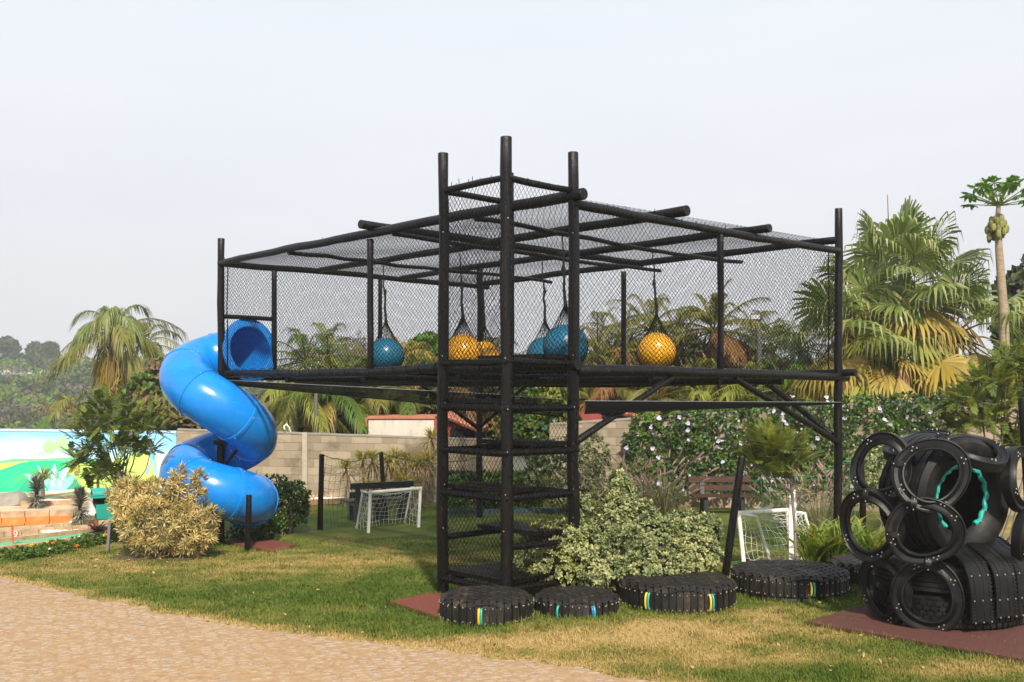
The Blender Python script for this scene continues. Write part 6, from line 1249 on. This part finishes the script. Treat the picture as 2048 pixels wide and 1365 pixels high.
for i in range(24):
    az = i*2.39996; e = .10+1.0*((i*7) % 24)/24; d = sph(az, e); tp = P(1997, 412, Y); L = .42+.42*math.cos(e); hub = tp+d*L; pm.tube(np.array([tp, hub]), [.016, .01], 4)
    for a in np.linspace(-2.2, 2.2, 7):
        s = nrm(np.cross(d, UPZ)); q = nrm(math.cos(a)*d+math.sin(a)*s-UPZ*.25); mb.leaves(OV_T*A_(1.1, 1, 1), OV_F, np.array([hub+q*.0, hub+q*.10, hub+q*.10]), np.array([q, nrm(q+s*.7), nrm(q-s*.7)]), np.array([UPZ]*3)+r.normal(0, .2, (3, 3)), np.array([.26, .17, .17]), 0)
mb.build('leaves', BRIGHT, t, smooth=False); pm.build('leaf_stalks', YGRN, t)
# royal palms far off on the slope, a house among them
for lab, px, py in (('royal palm far off on the slope, leftmost of five', 9, 716), ('royal palm far off on the slope, second from the left', 15, 714), ('royal palm far off on the slope, third from the left', 27, 719), ('royal palm far off on the slope, fourth from the left', 42, 715), ('royal palm far off on the slope, rightmost of five', 52, 717)):
    Y = 300; c = P(px, py, Y); b_ = P(px, py+22, Y); t = thing('royal_palm', lab, 'palm', b_, 'royal palms on the far slope'); mb = MB()
    for i in range(13): frond(mb, c, sph(i*2.4, 1.2-1.3*i/13), 2.7, 12, .9, .30, .5, 0, .8, .6)
    mb.build('crown', MATF[5], t, smooth=False); MB().tube(np.array([b_-A_(0, 0, 2), c]), [.32, .22], 6).build('trunk', plain('pale_palm_trunk', (.42, .38, .33), .9), t)
Y = 298; t = thing('far_house', 'tiny pale house below the royal palms on the far slope', 'house', P(14, 742, Y)); bx(t, 'wall', 8, 20, 738, 745, Y, 4, PLAST); bx(t, 'roof', 7, 21, 736, 738, Y-.3, 4.6, TERRA)
Y = 300; t = thing('far_house', 'orange roofed house on the far slope behind the tall left palm', 'house', P(178, 735, Y)); bx(t, 'wall', 160, 200, 730, 742, Y, 5, PLAST); a, e = P(156, 732, Y-.5), P(186, 724, Y+2); tiled_roof(t, P(158, 724, Y+3), P(203, 724, Y+3), P(205, 733, Y-.5), P(155, 733, Y-.5), 10)
# fallen leaves on the lawn
mb = MB(); r = np.random.default_rng(12); n = 260; y = 1/(1/9+(1/20-1/9)*r.random(n)); x = (r.random(n)*1.1-.55)*y; s_ = road_d(x, y) < .3; x, y = x[s_], y[s_]
k = len(x); mb.leaves(OV_T*A_(1.2, 1, 1.5), OV_F, np.stack([x, y, g(x, y)+.018+.01*r.random(k)], 1), nrm(np.stack([r.normal(size=k), r.normal(size=k), .25*r.normal(size=k)], 1)), UPZ+r.normal(0, .35, (k, 3)), .03+.04*r.random(k)); n = 34; c = np.array([gp(150+r.normal(0, 45), 1128+r.normal(0, 9)) for _ in range(n)]); mb.leaves(OV_T*A_(1.2, 1, 1.5), OV_F, c+A_(0, 0, .02), nrm(np.stack([r.normal(size=n), r.normal(size=n), .25*r.normal(size=n)], 1)), UPZ+r.normal(0, .3, (n, 3)), .05+.05*r.random(n))
tag(mb.build('fallen_leaves', leafmat('dead_leaf', [(.34, .19, .07), (.45, .30, .13), (.20, .10, .04)], .1), smooth=False), 'dry fallen leaves scattered over the lawn', None, None, 'stuff')
# haze
m = bpy.data.materials.new('haze'); m.use_nodes = True; nt = m.node_tree; nt.nodes.clear(); o_ = nt.nodes.new('ShaderNodeOutputMaterial'); pv_ = nt.nodes.new('ShaderNodeVolumePrincipled')
pv_.inputs['Color'].default_value = (.98, .98, 1, 1); pv_.inputs['Density'].default_value = HAZE; pv_.inputs['Anisotropy'].default_value = .25; nt.links.new(pv_.outputs[0], o_.inputs['Volume'])
if HAZE: tag(MB().box((0, 380, 20), (700, 800, 80)).build('haze', m, smooth=False), None, None, None, 'stuff')
gr = grow_grass(330000, 8.7, 20.0, .034, 5)
r = np.random.default_rng(33); tx, ty = [], []                # longer tufts left by the mower round posts, tyres and mats
for o in [q for q in bpy.data.objects if q.get('category') in ('tyre stool', 'post', 'stake')]:
    rad = {'tyre stool': max(q.dimensions[0] for q in o.children)/2 if o.children else .5}.get(o['category'], .06); k = int(150+900*rad); a = r.random(k)*2*PI; q = rad+np.abs(r.normal(0, .035, k)); tx.append(o.location[0]+q*np.cos(a)); ty.append(o.location[1]+q*np.sin(a))
for u, v in ((TA, -TB), (0, -TB), (LU, 0), (0, 0)): p = Q(u, v, 0); a = r.random(220)*2*PI; q = .075+np.abs(r.normal(0, .04, 220)); tx.append(p[0]+q*np.cos(a)); ty.append(p[1]+q*np.sin(a))
for pl_ in MATS_POLY[:3]:
    for i in range(len(pl_)):
        p, q = pl_[i], pl_[(i+1) % len(pl_)]; L_ = np.linalg.norm(q-p); k = int(L_*170); t_ = r.random(k); tx.append(p[0]+(q[0]-p[0])*t_+r.normal(0, .02, k)); ty.append(p[1]+(q[1]-p[1])*t_+r.normal(0, .02, k))
for _ in range(110): cx, cy = r.uniform(-5, 5.5), r.uniform(9, 18); k = 50; tx.append(cx+r.normal(0, .05, k)); ty.append(cy+r.normal(0, .05, k))   # weeds and tussocks
x, y = np.concatenate(tx), np.concatenate(ty); ok = road_d(x, y) < .05; x, y = x[ok], y[ok]; k = len(x); d = np.clip(dryness(x, y)-.12, 0, 1)
h = .035+.05*r.random(k); az_ = r.random(k)*2*PI; ln = .2+.7*r.random(k); d3 = nrm(np.stack([np.cos(az_)*ln, np.sin(az_)*ln, np.ones(k)], 1)); xv = nrm(np.cross(d3, UPZ)); b_ = np.stack([x, y, lawn_z(x, y)-.003], 1); w_ = (.006+.004*r.random(k))[:, None]
gr.add(np.stack([b_-xv*w_, b_+xv*w_, b_+d3*h[:, None]], 1).reshape(-1, 3), np.arange(3*k).reshape(-1, 3), 0, np.repeat(d, 3))
tag(gr.build('grass', grassmat('grass_blades', True), smooth=False), 'short patchy lawn grass, green fading to straw', None, None, 'stuff')
